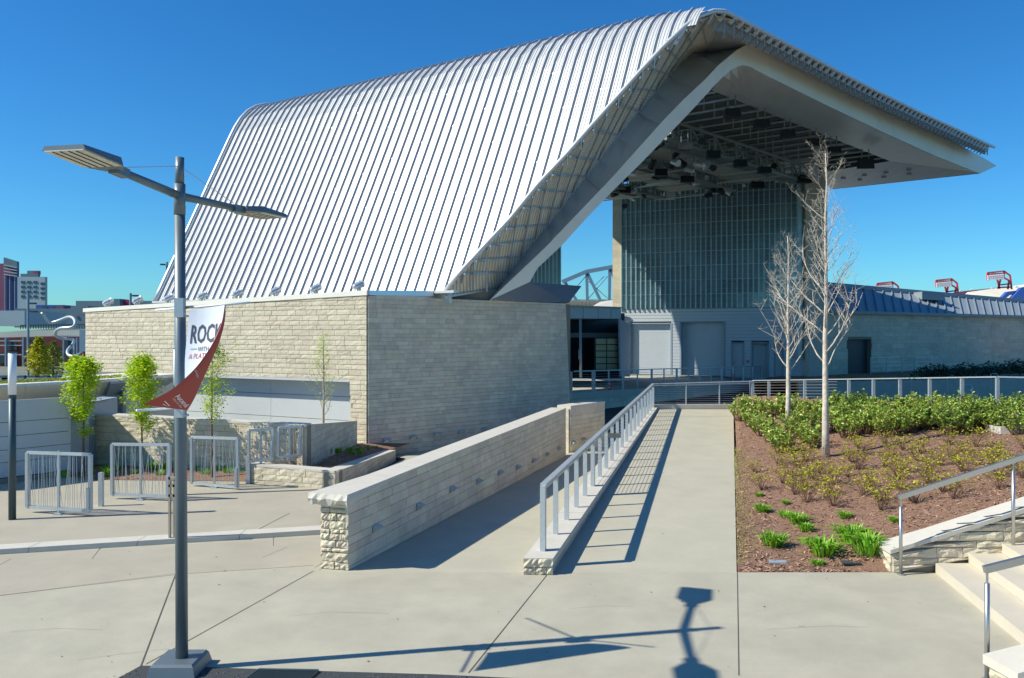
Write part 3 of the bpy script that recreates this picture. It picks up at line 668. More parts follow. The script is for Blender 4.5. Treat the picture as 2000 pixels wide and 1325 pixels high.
#print('ULEFT', ULEFT, 'left eave proj', proj(RS(ULEFT, 0)), 'ridge proj', [tuple(round(v) for v in proj(RS(uu, 11))) for uu in (ULEFT, -8, 0, 3, 5, 7)])
def sstart(u): return interp([(a, b) for a, b in edge], u) if u > 0 else 0
roof = thing('ribbed_roof', 'huge white ribbed metal roof sweeping up and folding over the open stage', 'roof', (E0.x - 8, E0.y + 8, E0.z))
pitch = .43; NP = int((UMAX - ULEFT) / pitch) + 1
SEND = SU[-1]
for k in range(NP):
    u0 = ULEFT + k * pitch
    prof = [(0, 0), (0, .075), (.03, .075), (.03, 0), (.12, 0), (.135, .02), (.15, 0), (.235, 0), (.25, .02), (.265, 0), (.345, 0), (.358, .02), (.372, 0), (pitch, 0)]
    SE_ = SEND if u0 < 3.5 else lerp(SEND, 11.0, min(1, (u0 - 3.5) / 2.2))
    svals0 = max(sstart(u0), sstart(u0 + pitch)) if u0 > 0 else 0
    if svals0 >= SE_ - .2: continue
    ns = 16
    mb = MB(); m = len(prof)
    for j in range(ns + 1):
        for (du, h) in prof:
            s0 = sstart(u0 + du)
            # sample straight part sparsely, bend finely
            f = j / ns; sm = lerp(s0, SE_, 1 - (1 - f) ** 1.5)
            mb.v.append(tuple(RS(u0 + du, sm, h)))
    for j in range(ns):
        for i in range(m - 1):
            a = j * m + i; mb.f.append((a, a + 1, a + m + 1, a + m))
    mb.build('roof_panel', M['roofw'], roof)
    rb_ = MB(); 
    for j in range(ns + 1):
        s0 = sstart(u0); f = j / ns; sm = lerp(s0, SE_, 1 - (1 - f) ** 1.5)
        rb_.v += [tuple(RS(u0 + .032, sm, .073)), tuple(RS(u0 + .075, sm, .006))]
    for j in range(ns): rb_.f.append((2 * j, 2 * j + 1, 2 * j + 3, 2 * j + 2))
    rb_.build('rib_shade_strip', M['rib'], roof)  # dark strip down the rib's right side, painting in its shade
lapm = MB()
for k in range(NP):
    u0 = ULEFT + k * pitch; s_ = 3.2 + (k * 37 % 11) * .55
    if u0 > 0 and s_ < sstart(u0 + pitch) + .4: continue
    if s_ < 9.5: lapm.add([RS(u0 + .05, s_, .006), RS(u0 + pitch - .01, s_, .006), RS(u0 + pitch - .01, s_ + .05, .012), RS(u0 + .05, s_ + .05, .012)], [(0, 1, 2, 3)])
lapm.build('sheet_laps', M['galv'], roof, kind='stuff')
# left verge roll
MB().tube([RS(ULEFT - .06, SEND * k / 24, .05) for k in range(25)], .11, 8).build('verge_roll', M['galv'], roof, smooth=True)
# eave lip
MB().bar(RS(ULEFT - .1, 0, .03), RS(.5, 0, .03), .25, .08).build('eave_lip', M['roofw'], roof)
# front edge: 3D curve
S_l = [RS(a, b, .0) for a, b in edge]
ap = S_l[-1]
# the right hand part of the edge runs level to the tip
Sr_px = [(1363, 33), (1393, 22), (1416, 23), (1434, 32), (1455, 43), (1500, 67), (1530, 83), (1562, 100), (1625, 134), (1690, 168), (1745, 195), (1800, 222), (1870, 254), (1942, 288)]
Q0, Q1 = V((ap.x + .3, ap.y + .0)), V((29.1, 49.5))
def rightY(px): return online(px, Q0, Q1).y
S_r = [P(px, py, rightY(px)) for px, py in Sr_px]
Sall = S_l + S_r
#print('S_r', [tuple(round(c, 1) for c in p) for p in S_r])
ed = MB().tube(Sall, .085, 6); ed.build('front_edge_tube', M['roofw'], roof, smooth=True)
# top skin of the right part, running back
back = V((-.8, .62, .0)); 
top = MB(); A = [p + V((0, 0, .05)) for p in S_r]; B = [A[i] + back * min(6.5, 1.2 + i * .9) + V((0, 0, .15 * min(6.5, .4 + i * .9))) for i in range(len(A))]
top.ruled(A, B, 3); top.build('canopy_skin', M['roofw'], roof, thick=.06)
gapfill = MB(); 
G0 = [RS(UMAX + 1.2, lerp(sstart(UMAX), SEND, k / 6)) for k in range(7)]
# close the crown between the extruded slope and the canopy skin
crown = MB(); C1 = [RS(lerp(UMAX, ULEFT, k / 10), 11 if k == 0 else (12.3 if k == 1 else SEND), -.03) for k in range(11)]; C2 = [lerp(V((7.5, 34.0, 15.0)), V((-12, 50, 15.8)), k / 10) for k in range(11)]
crown.ruled(C1, C2, 2).build('crown_skin', M['roofw'], roof, thick=.05)

# ------------------------------------------------------------------ the ribbon frame under it
LA, LB = V((-.75, 27.8)), V((9.0, 31.2)); RA, RB = V((9.0, 31.2)), V((9.0 + 24, 31.2 + 24))
def ribY(px):
    if px < 1415: return online(px, LA, LB).y
    yr = online(max(px, 1455), V((9.15, 31.6)), RB).y
    if px > 1500: return yr
    yl = online(1415, LA, LB).y; return lerp(yl, online(1500, V((9.15, 31.6)), RB).y, (px - 1415) / 85)
U_px = [(957, 586), (986, 558), (1020, 526), (1065, 483), (1122, 423), (1190, 352), (1235, 302), (1295, 235), (1336, 193), (1376, 156), (1401, 129), (1421, 112), (1438, 98), (1455, 89), (1472, 86), (1485, 89), (1500, 97), (1530, 113), (1600, 152), (1700, 200), (1800, 247), (1912, 305), (1944, 324)]
V_px = [(1034, 551), (1041, 538), (1049, 524), (1097, 479), (1144, 427), (1199, 370), (1250, 320), (1332, 235), (1362, 203), (1383, 180), (1398, 164), (1412, 149), (1426, 136.5), (1440, 130), (1450, 128.5), (1462, 131), (1475, 138), (1500, 151), (1620, 210), (1725, 260), (1825, 305), (1900, 335), (1912, 339)]
U_ = [P(px, py, ribY(px)) for px, py in U_px]; V_ = [P(px, py, ribY(px)) for px, py in V_px]
frame = thing('canopy_frame', 'smooth grey and beige folded canopy frame arching over the stage opening', 'canopy', (LA.x, LA.y, U_[0].z))
MB().ruled(U_, V_, 1).build('fascia_panel', M['fascia'], frame, thick=.06)
for a in (4, 6, 9, 18, 19, 20):
    MB().bar(U_[a] - V((0, .012, 0)), V_[a] - V((0, .012, 0)), .012, .012, up=(0, 1, 0)).build('seam', M['panel2'], frame)
T_px = [(972, 567), (993, 536), (1018, 505), (1045, 471), (1069.6, 442.6), (1094, 411), (1117, 380), (1143, 348.7), (1167, 317), (1205, 268), (1246, 221), (1279, 180.6), (1306, 149), (1329, 124), (1353.6, 103), (1381, 101), (1398, 99)]
SP_px = [(868, 571), (904, 535), (927, 502), (954, 469), (986, 433.5), (1020, 398), (1049, 364), (1076, 335), (1110, 300), (1155, 248), (1200, 196), (1225.5, 168), (1262, 126), (1300, 88), (1337, 51), (1365, 32), (1393.5, 22)]
dT = [1.1] * 10 + [1.4, 1.7, 2.0, 2.3, 2.6, 2.9, 3.1]
T_ = [P(px, py, ribY(px) + d) for (px, py), d in zip(T_px, dT)]
T_ += [P(1425, 101, 35.3), P(1455, 100, 36.0)]
def Sat(px, py):
    best = min(range(len(Sall) - 1), key=lambda i: min(abs(proj(lerp(Sall[i], Sall[i + 1], .5))[0] - px), 1e9) if Sall[i].y > 0 else 1e9)
    a, b = Sall[best], Sall[best + 1]; pa, pb = proj(a)[0], proj(b)[0]; return lerp(a, b, max(0, min(1, (px - pa) / (pb - pa))))
SP = [Sat(*p) for p in SP_px] + [Sat(1434, 32), Sat(1470, 50)]
# top face of the ribbon from its outer front edge back to T
tf_ = MB(); Ub = [U_[0]] + [None] * 0
def Uat(py):        # left leg, by height on the picture
    for (a, b), (A_, B_) in zip(zip(U_px, U_px[1:]), zip(U_, U_[1:])):
        if b[1] <= py <= a[1]: return lerp(A_, B_, (a[1] - py) / (a[1] - b[1]))
    return U_[14]
Ul = [Uat(py) for py in [586, 556, 528, 500, 470, 438, 405, 372, 340, 292, 245, 205, 175, 150, 128, 112, 98]] + [U_[13], U_[14]]
bfaces = MB().ruled([p + V((0, .01, 0)) for p in Ul], T_, 2); bfaces.build('outer_face', M['blue'], frame, thick=.03)
for k in (4, 7, 10, 12): MB().bar(Ul[k] + V((-.01, -.01, .02)), T_[k] + V((-.01, -.01, .02)), .012, .012).build('seam', M['panel2'], frame)
rt = MB().ruled([p + V((0, .01, 0)) for p in U_[14:]], [p + V((-.8, .6, .1)) * (2.0 + .15 * i) + V((0, 0, .15)) for i, p in enumerate(U_[14:])], 1); rt.build('outer_face', M['blue'], frame, thick=.03)
MB().tube(T_, .03, 5).build('edge_trim', M['galv'], frame)
# foot of the frame: dark wedge lying on the wall
c = [P(957, 587, 27.9), P(1034, 551, 28.9), P(1136, 559, 33), P(1111, 592, 30.9)]
MB().slab([c[0], c[3], c[2], c[1]], (-.3, 1.0, -.02)).build('foot_wedge', M['blue'], frame)
for f in (.3, .52, .75): MB().bar(lerp(c[0], c[3], f) - V((0, .02, 0)), lerp(c[1], c[2], f) - V((0, .02, 0)), .012, .012, up=(0, 1, 0)).build('seam', M['panel2'], frame)
# perforated underside
un = MB().ruled([p - V((0, 0, .12)) for p in SP], T_, 4); un.build('perforated_underside', M['under'], roof, smooth=True)
lst = MB().ruled([RS(lerp(ULEFT, 0, k / 6), .02, -.2) for k in range(7)], [RS(lerp(ULEFT, 0, k / 6), 10.5, -.3) for k in range(7)], 1)
MB().slab([P(862, 582, 27.3), P(958, 592, 28.3), P(975, 566, 28.5), P(868, 569, 27.3)], (0, .15, 0)).build('end_closure', M['mortar'], roof)  # end of the perforated underside, its shade put into the dark colour
MB().bar(RS(-7, 0, -.18), RS(.1, 0, -.22), .12, .5).build('eave_closure', M['roofw'], roof)
# purlin grid hanging in front of the underside
off = V((.25, -.45, -.18))
So = [p + V((.05, -.1, -.16)) for p in SP]; To = [p + V((0, -.12, .05)) for p in T_]
for k in range(0, 19):
    MB().bar(So[k], To[k], .035, .06).build('purlin', M['galv'], roof)
for k in range(0, 13):
    for f in (0.,):
        a = lerp(To[k], To[k + 1], f); j = k + 3.6 + f
        if j >= 17: continue
        b = lerp(So[int(j)], So[int(j) + 1], j - int(j)); MB().bar(a, b, .03, .07).build('secondary_rib', M['rib'], roof)
for px0, px1 in ((895, 905), (923, 926), (951, 951)):
    b = Sat(px1, 0) if px1 != 951 else Sat(951, 0)
    MB().bar(P(px0, 569, 27.4), b - V((0, 0, .2)), .05, .10).build('secondary_rib', M['rib'], roof)
# small brackets under the front edge
for i, (px, py) in enumerate([(895, 537), (927, 502), (958, 468), (990, 435), (1020, 398), (1049, 364), (1076, 335), (1108, 301), (1135, 269), (1160, 241), (1185, 213), (1208, 187), (1232, 160), (1255, 134), (1278, 109)]):
    p = Sat(px, py); MB().bar(p - V((0, .02, .02)), p + V((.0, .05, -.38)), .03, .14).build('edge_bracket', M['galv'], roof)
# apex: white fins and hanging rods along the right edge
npx = [1337, 1365, 1393.5, 1415, 1435, 1451, 1466, 1481, 1495] ; x = 1495.
while x < 1925: x += max(6.0, 13.5 - (x - 1495) * .019); npx.append(x)
for i, px in enumerate(npx):
    p = Sat(px, 0); pxs = proj(p); depth = p.y
    L_ = interp([(1337, 34), (1393, 22), (1435, 13), (1500, 12), (1940, 11)], px) / F * depth; sl = interp([(1337, .55), (1393, .6), (1450, .75), (1940, .45)], px)
    MB().bar(p - V((0, .03, .04)), p + V((-L_ * sl, .05, -L_)), .03, .14).build('fin', M['roofw'], roof)
    if px > 1400:
        H = interp([(1400, 75), (1450, 44), (1500, 32), (1940, 26)], px) / F * depth
        MB().bar(p + V((0, .12, -.02)), p + V((.0, .15, -.75 * H)), .035, .06).build('hanger', M['rib'], roof)
        MB().bar(p + V((0, .14, -.2 * H)), p + V((-.35 * H, .5, -.62 * H)), .03, .05).build('strut', M['rib'], roof)
# translucent gutter band behind the fins
bandA = [p + V((-.25, .35, -.10)) for p in S_r[2:]]; bandB = [p + V((-.35, .45, -interp([(0, 26), (2, 15), (12, 11)], i) / F * p.y)) for i, p in enumerate(S_r[2:])]
MB().ruled(bandA, bandB, 1).build('gutter_band', M['panel2'], roof, thick=.03)
MB().ruled([p + V((-.15, .3, -.05)) for p in S_r[2:]], [p + V((-.7, .8, .1)) for p in S_r[2:]], 1).build('perforated_underside', M['under'], roof, thick=.03)

# ------------------------------------------------------------------ soffit and open ceiling
CZ = CAMH + 10.95
O0, O1 = P(1390, 177, 36.9), P(1738, 315, 52.0)
so_ = MB()
Vr = V_[11:]; Or = [lerp(O0, O1, max(0, (i) / (len(Vr) - 1))) for i in range(len(Vr))]
Or = []
for i, p in enumerate(Vr):
    px = V_px[11 + i][0]; f = max(0, min(1, (px - 1412) / 500)); f = f ** .72; Or.append(lerp(O0, O1, f))
so_.ruled([p + V((0, .05, .03)) for p in Vr], Or, 3).build('soffit', M['soffit'], frame)
tipb = P(1622, 370, 60.0); ob = P(1600, 338, 56.5)
MB().poly([O1, V_[-1] + V((0, .02, 0)), tipb, ob]).build('soffit', M['soffit'], frame, thick=-.05)
MB().slab([V_[-1], U_[-1], tipb + V((.9, .2, .6)), tipb], (.1, .1, 0)).build('end_fascia', M['panel2'], frame)
for i in range(7):
    a = lerp(lerp(O1, ob, .15 + .11 * i), lerp(V_[-1], tipb, .2 + .1 * i), .45 + .2 * (i % 2)); MB().tube([a, a - V((0, 0, .06))], .16, 12).build('downlight', M['panel2'], frame)
# deck above; unseen left corners added to shape the shade on the stage wall
deckz = CZ + 1.5
deck = [V((9.0, 37.2, deckz)), V((24.6, 52.4, deckz)), V((25, 66, deckz)), V((3.0, 66, deckz)), V((1.9, 60.6, deckz)), V((-5, 57.8, deckz)), V((-12, 55, deckz)), V((-9, 45, deckz))]
MB().slab(deck, (0, 0, .15)).build('roof_deck', M['dark'], frame)
MB().slab([O1, ob, ob + V((0, 0, 1.6)), O1 + V((0, 0, 1.6))], (.1, .1, 0)).build('ceiling_upstand', M['dark'], frame)
MB().slab([O0 + V((0, 0, .0)), O1, O1 + V((0, 0, 1.5)), O0 + V((0, 0, 1.5))], (.1, -.1, 0)).build('ceiling_upstand', M['dark'], frame)
BD = V((-.8, .6, 0))
def clipleft(p, L):       # stop where the picture shows the left leg hiding it anyway
    while L > .5 and ((p + BD * L).x < 1.8 or (p + BD * L).y > 62): L -= .25
    return L
for k in range(15):
    p = lerp(O0, O1, (k + .5) / 15) + V((0, 0, .1)); L = clipleft(p, 22)
    MB().bar(p, p + BD * L, .10, .07).build('ceiling_beam', M['purl'], frame)
    MB().bar(p + V((.35, .35, .75)), p + BD * L + V((.35, .35, .75)), .3, .22).build('duct', M['truss'], frame)
    for q in (.2, .45, .7):
        MB().bar(p + BD * L * q, p + BD * L * q + V((0, 0, 1.3)), .05, .05).build('hanger_rod', M['purl'], frame)
# three catwalk trusses
DT = V((.70, .714, 0)); hz = CAMH + 10.3
rig = []
for ti, (pa, pb, lab) in enumerate([((1300, 232), (1579, 327), 'lattice catwalk truss nearest the front under the stage canopy'), ((1240, 281), (1438, 345), 'middle lattice catwalk truss under the stage canopy'), ((1205, 337), (1300, 360), 'lattice catwalk truss at the back left under the stage canopy')]):
    A_ = P(pa[0], pa[1], 10.3 * F / (HZ - pa[1])); B_ = P(pb[0], pb[1], 10.3 * F / (HZ - pb[1]))
    t = thing('catwalk_truss', lab, 'truss', A_, 'catwalk trusses under the canopy')
    dn = V((0, 0, -.95)); sd = V((-.9, .9, 0)) * .8
    for s_ in (V((0, 0, 0)), sd):
        for d_ in (V((0, 0, 0)), dn): MB().tube([A_ + s_ + d_, B_ + s_ + d_], .09, 6).build('chord', M['truss'], t)
        n = 7 if ti < 2 else 4
        for k in range(n):
            a = lerp(A_, B_, k / n) + s_; b = lerp(A_, B_, (k + 1) / n) + s_
            MB().bar(a, lerp(a, b, .45) + dn, .1, .1).build('diagonal', M['truss'], t); MB().bar(b, b + dn, .09, .09).build('upright', M['truss'], t)
            if k < n: MB().bar(lerp(a, b, .5) + dn, lerp(a, b, .5) + dn + V((0, 0, 1.1)), .05, .05).build('upright', M['truss'], t)
    MB().slab([A_ + dn * .98, B_ + dn * .98, B_ + dn * .98 + sd, A_ + dn * .98 + sd], (0, 0, .05)).build('walkway', M['truss'], t)
    rig.append((A_, B_))
    e_ = random.Random(200 + ti)
    for k in range(14 if ti < 2 else 7):
        p = lerp(A_, B_, e_.random()) + V((-.8, .6, 0)) * e_.uniform(-.6, 2.6) + V((0, 0, e_.uniform(-1.5, -.6))); dd_ = V((e_.uniform(-1, 1), e_.uniform(-1, 1), e_.uniform(-.5, .5))).normalized()
        MB().tube([p, p + dd_ * .35, p + dd_ * .5], [.12, .16, .19], 8).build('stage_light', M['galv'] if k % 3 == 0 else M['black'], t)
        MB().bar(p, p + V((0, 0, .8)), .05, .05).build('clamp_arm', M['truss'], t)
        q = lerp(A_, B_, e_.random()) + V((0, 0, e_.uniform(-1.1, -.2))); MB().bar(q, q + V((-.8, .6, 0)) * e_.uniform(2, 6), .07, .07).build('cross_pipe', M['purl'], t)
# pale acoustic panels between the trusses
pc = thing('acoustic_panels', 'pale flat panels hung between the catwalks over the stage', 'ceiling panels', (12, 50, CZ - .6))
for ti in range(3):
    A_, B_ = rig[ti]; nb = 5 if ti < 2 else 3
    for k in range(nb):
        a = lerp(A_, B_, (k + .08) / nb) + V((0, 0, -.6)); b = lerp(A_, B_, (k + .92) / nb) + V((0, 0, -.6)); off_ = V((-.8, .6, 0)) * (1.6); w_ = V((-.8, .6, 0)) * (2.4 if k % 2 else 3.0)
        MB().slab([a + off_, b + off_, b + off_ + w_, a + off_ + w_], (0, 0, .12)).build('panel', M['ceil'], pc)
# hanging speakers and work lights
spk = [(1429, 222, 44, 30, 16), (1487, 242, 47, 28, 14), (1538, 262, 49, 24, 14), (1588, 279, 51, 24, 13), (1628, 294, 53, 22, 12), (1690, 321, 55, 27, 19), (1337, 287, 50, 26, 15), (1392, 303, 52, 25, 15), (1445, 320, 54, 24, 14), (1492, 333, 56, 24, 12), (1290, 338, 56, 24, 13), (1341, 351, 57, 26, 12), (1400, 371, 59, 24, 12), (1478, 362, 58, 25, 13), (1570, 352, 56, 25, 13), (1220, 372, 57, 22, 12)]
where = ['nearest the arch top', 'second from the arch top along the front beams', 'third from the arch top along the front beams', 'fourth from the arch top along the front beams', 'above the tips of the taller bare tree', 'hung alone at the right end of the open ceiling', 'at the left end behind the front truss', 'second from the left behind the front truss', 'third from the left behind the front truss', 'fourth from the left behind the front truss', 'at the left behind the middle truss', 'second from the left behind the middle truss', 'hanging just above the glass wall, right of the pale box', 'hanging in front of the top right of the glass wall', 'hanging beside the stone pier top', 'in the far left corner by the frame']
for i, ((px, py, Y, w_, h_), wh) in enumerate(zip(spk, where)):
    Y = (9.75 if i < 6 else 9.0 if i < 12 else 9.3) * F / (HZ - py)
    c = P(px, py, Y); hw, hh = w_ / 2 / F * Y, h_ / 2 / F * Y
    t = thing('hanging_speaker', 'black loudspeaker box, ' + wh, 'speaker', c, 'loudspeakers under the canopy')
    tl = V((0, -.1, 0))
    MB().hexa([c + V((-hw, -.3, -hh)), c + V((hw, -.35, -hh * 1.15)), c + V((hw * .8, .4, -hh * .7)), c + V((-hw * .8, .4, -hh * .7))], [c + V((-hw, -.2, hh)), c + V((hw, -.2, hh)), c + V((hw * .8, .4, hh)), c + V((-hw * .8, .4, hh))]).build('cabinet', M['black'], t)
    MB().bar(c + V((-hw * .5, 0, hh)), c + V((-hw * .5, 0, hh + .6)), .05, .05).bar(c + V((hw * .5, 0, hh)), c + V((hw * .5, 0, hh + .6)), .05, .05).build('hanging_bracket', M['truss'], t)
c = P(1307, 383, 58); t = thing('hanging_speaker', 'pale grey loudspeaker box hanging in front of the glass wall', 'speaker', c)
MB().obox(c, (.38, 0, -.03), (0, .3, 0), (.02, -.05, .22)).build('cabinet', M['panel'], t); MB().bar(c, c + V((0, 0, .8)), .06, .06).build('hanging_bracket', M['truss'], t)
for i, (px, py) in enumerate([(1254, 384), (1290, 379), (1327, 375), (1360, 371), (1383, 369), (1453, 362), (1518, 353)]):
    c = P(px, py, 57.5); t = thing('work_light', 'small white work light hung above the glass wall, %s from the left' % ORD[i], 'lamp', c, 'work lights above the glass wall')
    MB().tube([c + V((0, 0, .06)), c - V((0, 0, .12))], [.08, .13], 10).build('shade', M['frost'], t); MB().bar(c + V((0, 0, .06)), c + V((0, 0, .9)), .03, .03).build('stem', M['truss'], t)
MB().bar(P(1215, 378, 57.4), P(1560, 347, 57.4), .15, .12).build('lighting_pipe', M['purl'], frame)

# ================================================================== STAGE HOUSE
FZ = .45
sh = thing('stage_house', 'stage back wall of dark finned glass above grey metal siding with loading doors', 'building', P(1380, 730, 61))
W0, W1 = P(1197, 0, 64), P(1577, 0, 58.6); W0, W1 = V((W0.x, W0.y)), V((W1.x, W1.y))
WD = (W1 - W0).normalized(); WN = V((WD.y, -WD.x))         # WN points out of the wall
def wp(px, d=0): return online(px, W0, W1) + WN * d
def wz(px, py): return P(px, py, online(px, W0, W1).y).z
def SBX(a, b, d0, d1, z0, z1, z0b=None, z1b=None, e0=0, e1=0):   # upright block between sight lines a and b, d0 outer and d1 inner offset
    A, B, C, D = wp(a, d0) + WD * e0, wp(b, d0) + WD * e1, wp(b, d1) + WD * e1, wp(a, d1) + WD * e0
    z0b = z0 if z0b is None else z0b; z1b = z1 if z1b is None else z1b
    return MB().hexa([(A.x, A.y, z0), (B.x, B.y, z0b), (C.x, C.y, z0b), (D.x, D.y, z0)], [(A.x, A.y, z1), (B.x, B.y, z1b), (C.x, C.y, z1b), (D.x, D.y, z1)])
zt = CZ + .6; ZB = FZ - .2
zm = wz(1215, 604)
s0_, s1_ = (wp(1215) - W0).length, (wp(1557) - W0).length
nf, nr = 34, 9
def ws(s, d=0): return W0 + WD * s + WN * d
for k in range(nf):
    A, B = ws(lerp(s0_, s1_, k / nf)), ws(lerp(s0_, s1_, (k + 1) / nf))
    for r in range(nr):
        za_, zb_ = lerp(zm, zt, r / nr) + .02, lerp(zm, zt, (r + 1) / nr) - .02; tl = R.uniform(-.012, .012)
        MB().poly([(A.x, A.y, za_), (B.x, B.y + tl, za_), (B.x, B.y + tl, zb_), (A.x, A.y, zb_)]).build('glass_pane', M['glass'], sh)
SBX(1215, 1557, -.06, -.4, zm - .3, zt).build('wall_body', M['dark'], sh)
for k in range(nf + 1):
    A = ws(lerp(s0_, s1_, k / nf)); MB().prism([A - WD * .03, A - WD * .03 + WN * .22, A + WD * .03 + WN * .22, A + WD * .03][::-1], zm, zt).build('glass_fin', M['fin'], sh)
for r in range(1, nr): z = lerp(zm, zt, r / nr); SBX(1215, 1557, .05, 0, z - .02, z + .02).build('transom', M['fin'], sh)
for r in range(nr * 3):
    if r % 3: z = lerp(zm, zt, r / nr / 3); SBX(1215, 1557, .03, 0, z - .012, z + .012).build('glazing_bar', M['rib'], sh)
stone_face(sh, wp(1197.5, .12), wp(1214, .12), (zm,) * 2, (zt,) * 2, row=(.5, .5), ln=(.5, .7), rough=.006, m=M['stone'], limit=40, seed=31, name='pier_stone')
SBX(1198, 1214, .12, -1.5, zm, zt).build('pier_core', M['mortar'], sh)
def SX(px, Y): return (px - 1000) / F * Y
pp = [(SX(1576, 57.8) + .0, 58.0), (SX(1576, 57.8) + .15, 57.8), (SX(1618, 57.8) - .15, 57.8), (SX(1618, 57.8), 58.0), (SX(1618, 57.8), 61.9), (SX(1576, 57.8), 61.9)]
MB().prism(pp, -.6, CZ + .3).build('pier', M['coping'], sh)
for k in range(5): px = 1560 + k * 3.4; MB().box(SX(px, 58.2), SX(px, 58.2) + .05, 58.2 + k * .1, 58.5 + k * .1, 1.6, zt).build('glass_fin', M['fin'], sh)
MB().box(SX(1559, 58.4), SX(1577, 58.4), 58.9, 59.4, 1.6, zt).build('side_glass', M['glass'], sh)
ops = [(1231, 1311, 631), (1329, 1415, 628), (1428, 1453, 668), (1467, 1502, 668), (1512, 1530, 668)]
z = ZB
while z < zm - .05:
    h = .24; x = 1214.; segs = []
    for a, b, tp in ops:
        if z + h / 2 < wz((a + b) / 2, tp): segs.append((x, a)); x = b
    segs.append((x, 1576)); topz = min(z + h - .02, zm)
    for a, b in segs: SBX(a, b, .0, -.2, z, topz).build('siding_board', M['siding'], sh)
    z += h
SBX(1213, 1576, -.9, -1.0, ZB, zm).build('wall_body', M['panel2'], sh)
SBX(1214, 1576, -.02, -.1, zm - .03, zm + .05).build('flashing', M['rib'], sh)
def rolldoor(a, b, tp, name='roll_door', dd=-.35, slats=True, red=False):
    z1 = wz((a + b) / 2, tp); d = SBX(a, b, dd, dd - .08, ZB, z1).build(name, M['door'], sh)
    if slats:
        zz = ZB + .02
        while zz < z1 - .1: SBX(a, b, dd + .03, dd, zz, zz + .15, e0=.05, e1=-.05).build('slat', M['door'], d); zz += .17
    for x in (a, b): SBX(x, x + .01, .03, dd, ZB, z1, e0=-.06, e1=.06).build('jamb', M['panel2'], d)
    SBX(a, b, .03, dd, z1 - .08, z1).build('head', M['panel2'], d)
    return d
rolldoor(1231, 1311, 631, dd=-.30); rolldoor(1329, 1415, 628, dd=-.6)
d = rolldoor(1429, 1452, 669, 'door', -.2, False); SBX(1433, 1436, -.1, -.2, ZB + .9, ZB + 1.1).build('handle', M['steel'], d)
rolldoor(1468, 1501, 669, 'roll_door', -.6); rolldoor(1513, 1529, 669, 'door', -.2, False)
SBX(1459, 1463, .1, 0, wz(1460, 708), wz(1460, 704.5)).build('alarm_box', M['redsteel'], sh)
MB().slab([P(1205, 604, 63.4), P(1214, 604, 63.2), P(1214, 736, 63.2), P(1205, 736, 63.4)], (0, .15, 0)).build('end_panel', M['panel2'], sh)
# glass block of the stage, left of the gap
gb = thing('glass_wing', 'narrow dark glass stage wing with vertical fins seen under the canopy leg', 'building', P(1065, 560, 58))
xw = [1020 + 75 * k / 10 for k in range(11)]
for a, b in zip(xw, xw[1:]): MB().poly([P(a, 575, 58.1), P(b, 575, 58.1), P(b, 395, 58.1), P(a, 395, 58.1)]).build('glass_pane', M['glass'], gb)
for x in xw: MB().bar(P(x, 575, 58), P(x, 395, 58), .07, .12).build('glass_fin', M['fin'], gb)
for r in range(1, 14): MB().bar(P(1020, 575 - r * 13.5, 58), P(1095, 575 - r * 13.5, 58), .04, .03).build('transom', M['rib'], gb)
MB().slab([P(1020, 575, 58.2), P(1096, 575, 58.2), P(1096, 395, 58.2), P(1020, 395, 58.2)], (0, 1.2, 0)).build('wall_body', M['dark'], gb)
# pavilion with the glazed roll door between building and stage house
pv = thing('pavilion', 'low flat roofed link with a dark interior between the stone block and the stage', 'building', P(1155, 735, 46))
c = [P(1096, 598, 46), P(1213, 602, 50), P(1213, 623, 50), P(1096, 622, 46)]
MB().slab([c[3], c[2], c[1], c[0]], (-1, 6, 0)).build('roof_fascia', M['panel'], pv)
for f in (.35, .6, .82): MB().bar(lerp(c[0], c[1], f) - V((0, .02, 0)), lerp(c[3], c[2], f) - V((0, .02, 0)), .02, .02, up=(0, 1, 0)).build('seam', M['panel2'], pv)
MB().bar(c[0] + V((0, -.05, .03)), c[1] + V((0, -.05, .03)), .3, .06).build('roof_edge', M['coping'], pv)
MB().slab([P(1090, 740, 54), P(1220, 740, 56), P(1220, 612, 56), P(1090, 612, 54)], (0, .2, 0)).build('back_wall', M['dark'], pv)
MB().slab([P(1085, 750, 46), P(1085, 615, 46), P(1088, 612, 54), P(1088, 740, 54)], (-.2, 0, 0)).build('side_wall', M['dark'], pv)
MB().slab([P(1207, 623, 50), P(1228, 634, 58), P(1228, 736, 58), P(1209, 736, 50)], (.1, 0, 0)).build('side_wall', M['panel2'], pv)
MB().tube([P(1134.5, 738, 45.8), P(1133.5, 622, 45.8)], .07, 10).build('post', M['panel2'], pv, smooth=True)
MB().bar(P(1098, 655, 53), P(1208, 655, 53), .3, .3).build('soffit_beam', M['panel2'], pv)
dr = MB().slab([P(1161, 722, 51), P(1210, 722, 51), P(1210, 659, 51), P(1161, 659, 51)], (0, .05, 0)).build('glazed_door', M['dark'], pv)
for r in range(5):
    for cc in range(2):
        x0, x1 = 1164 + cc * 22, 1184 + cc * 22; y0, y1 = 662 + r * 12.4, 672.5 + r * 12.4
        MB().slab([P(x0, y1, 50.95), P(x1, y1, 50.95), P(x1, y0, 50.95), P(x0, y0, 50.95)], (0, .03, 0)).build('pane', M['pane'], dr)
MB().bar(P(1131, 702, 50), P(1131, 683, 50), .08, .05).build('wall_light', M['lens'], pv)
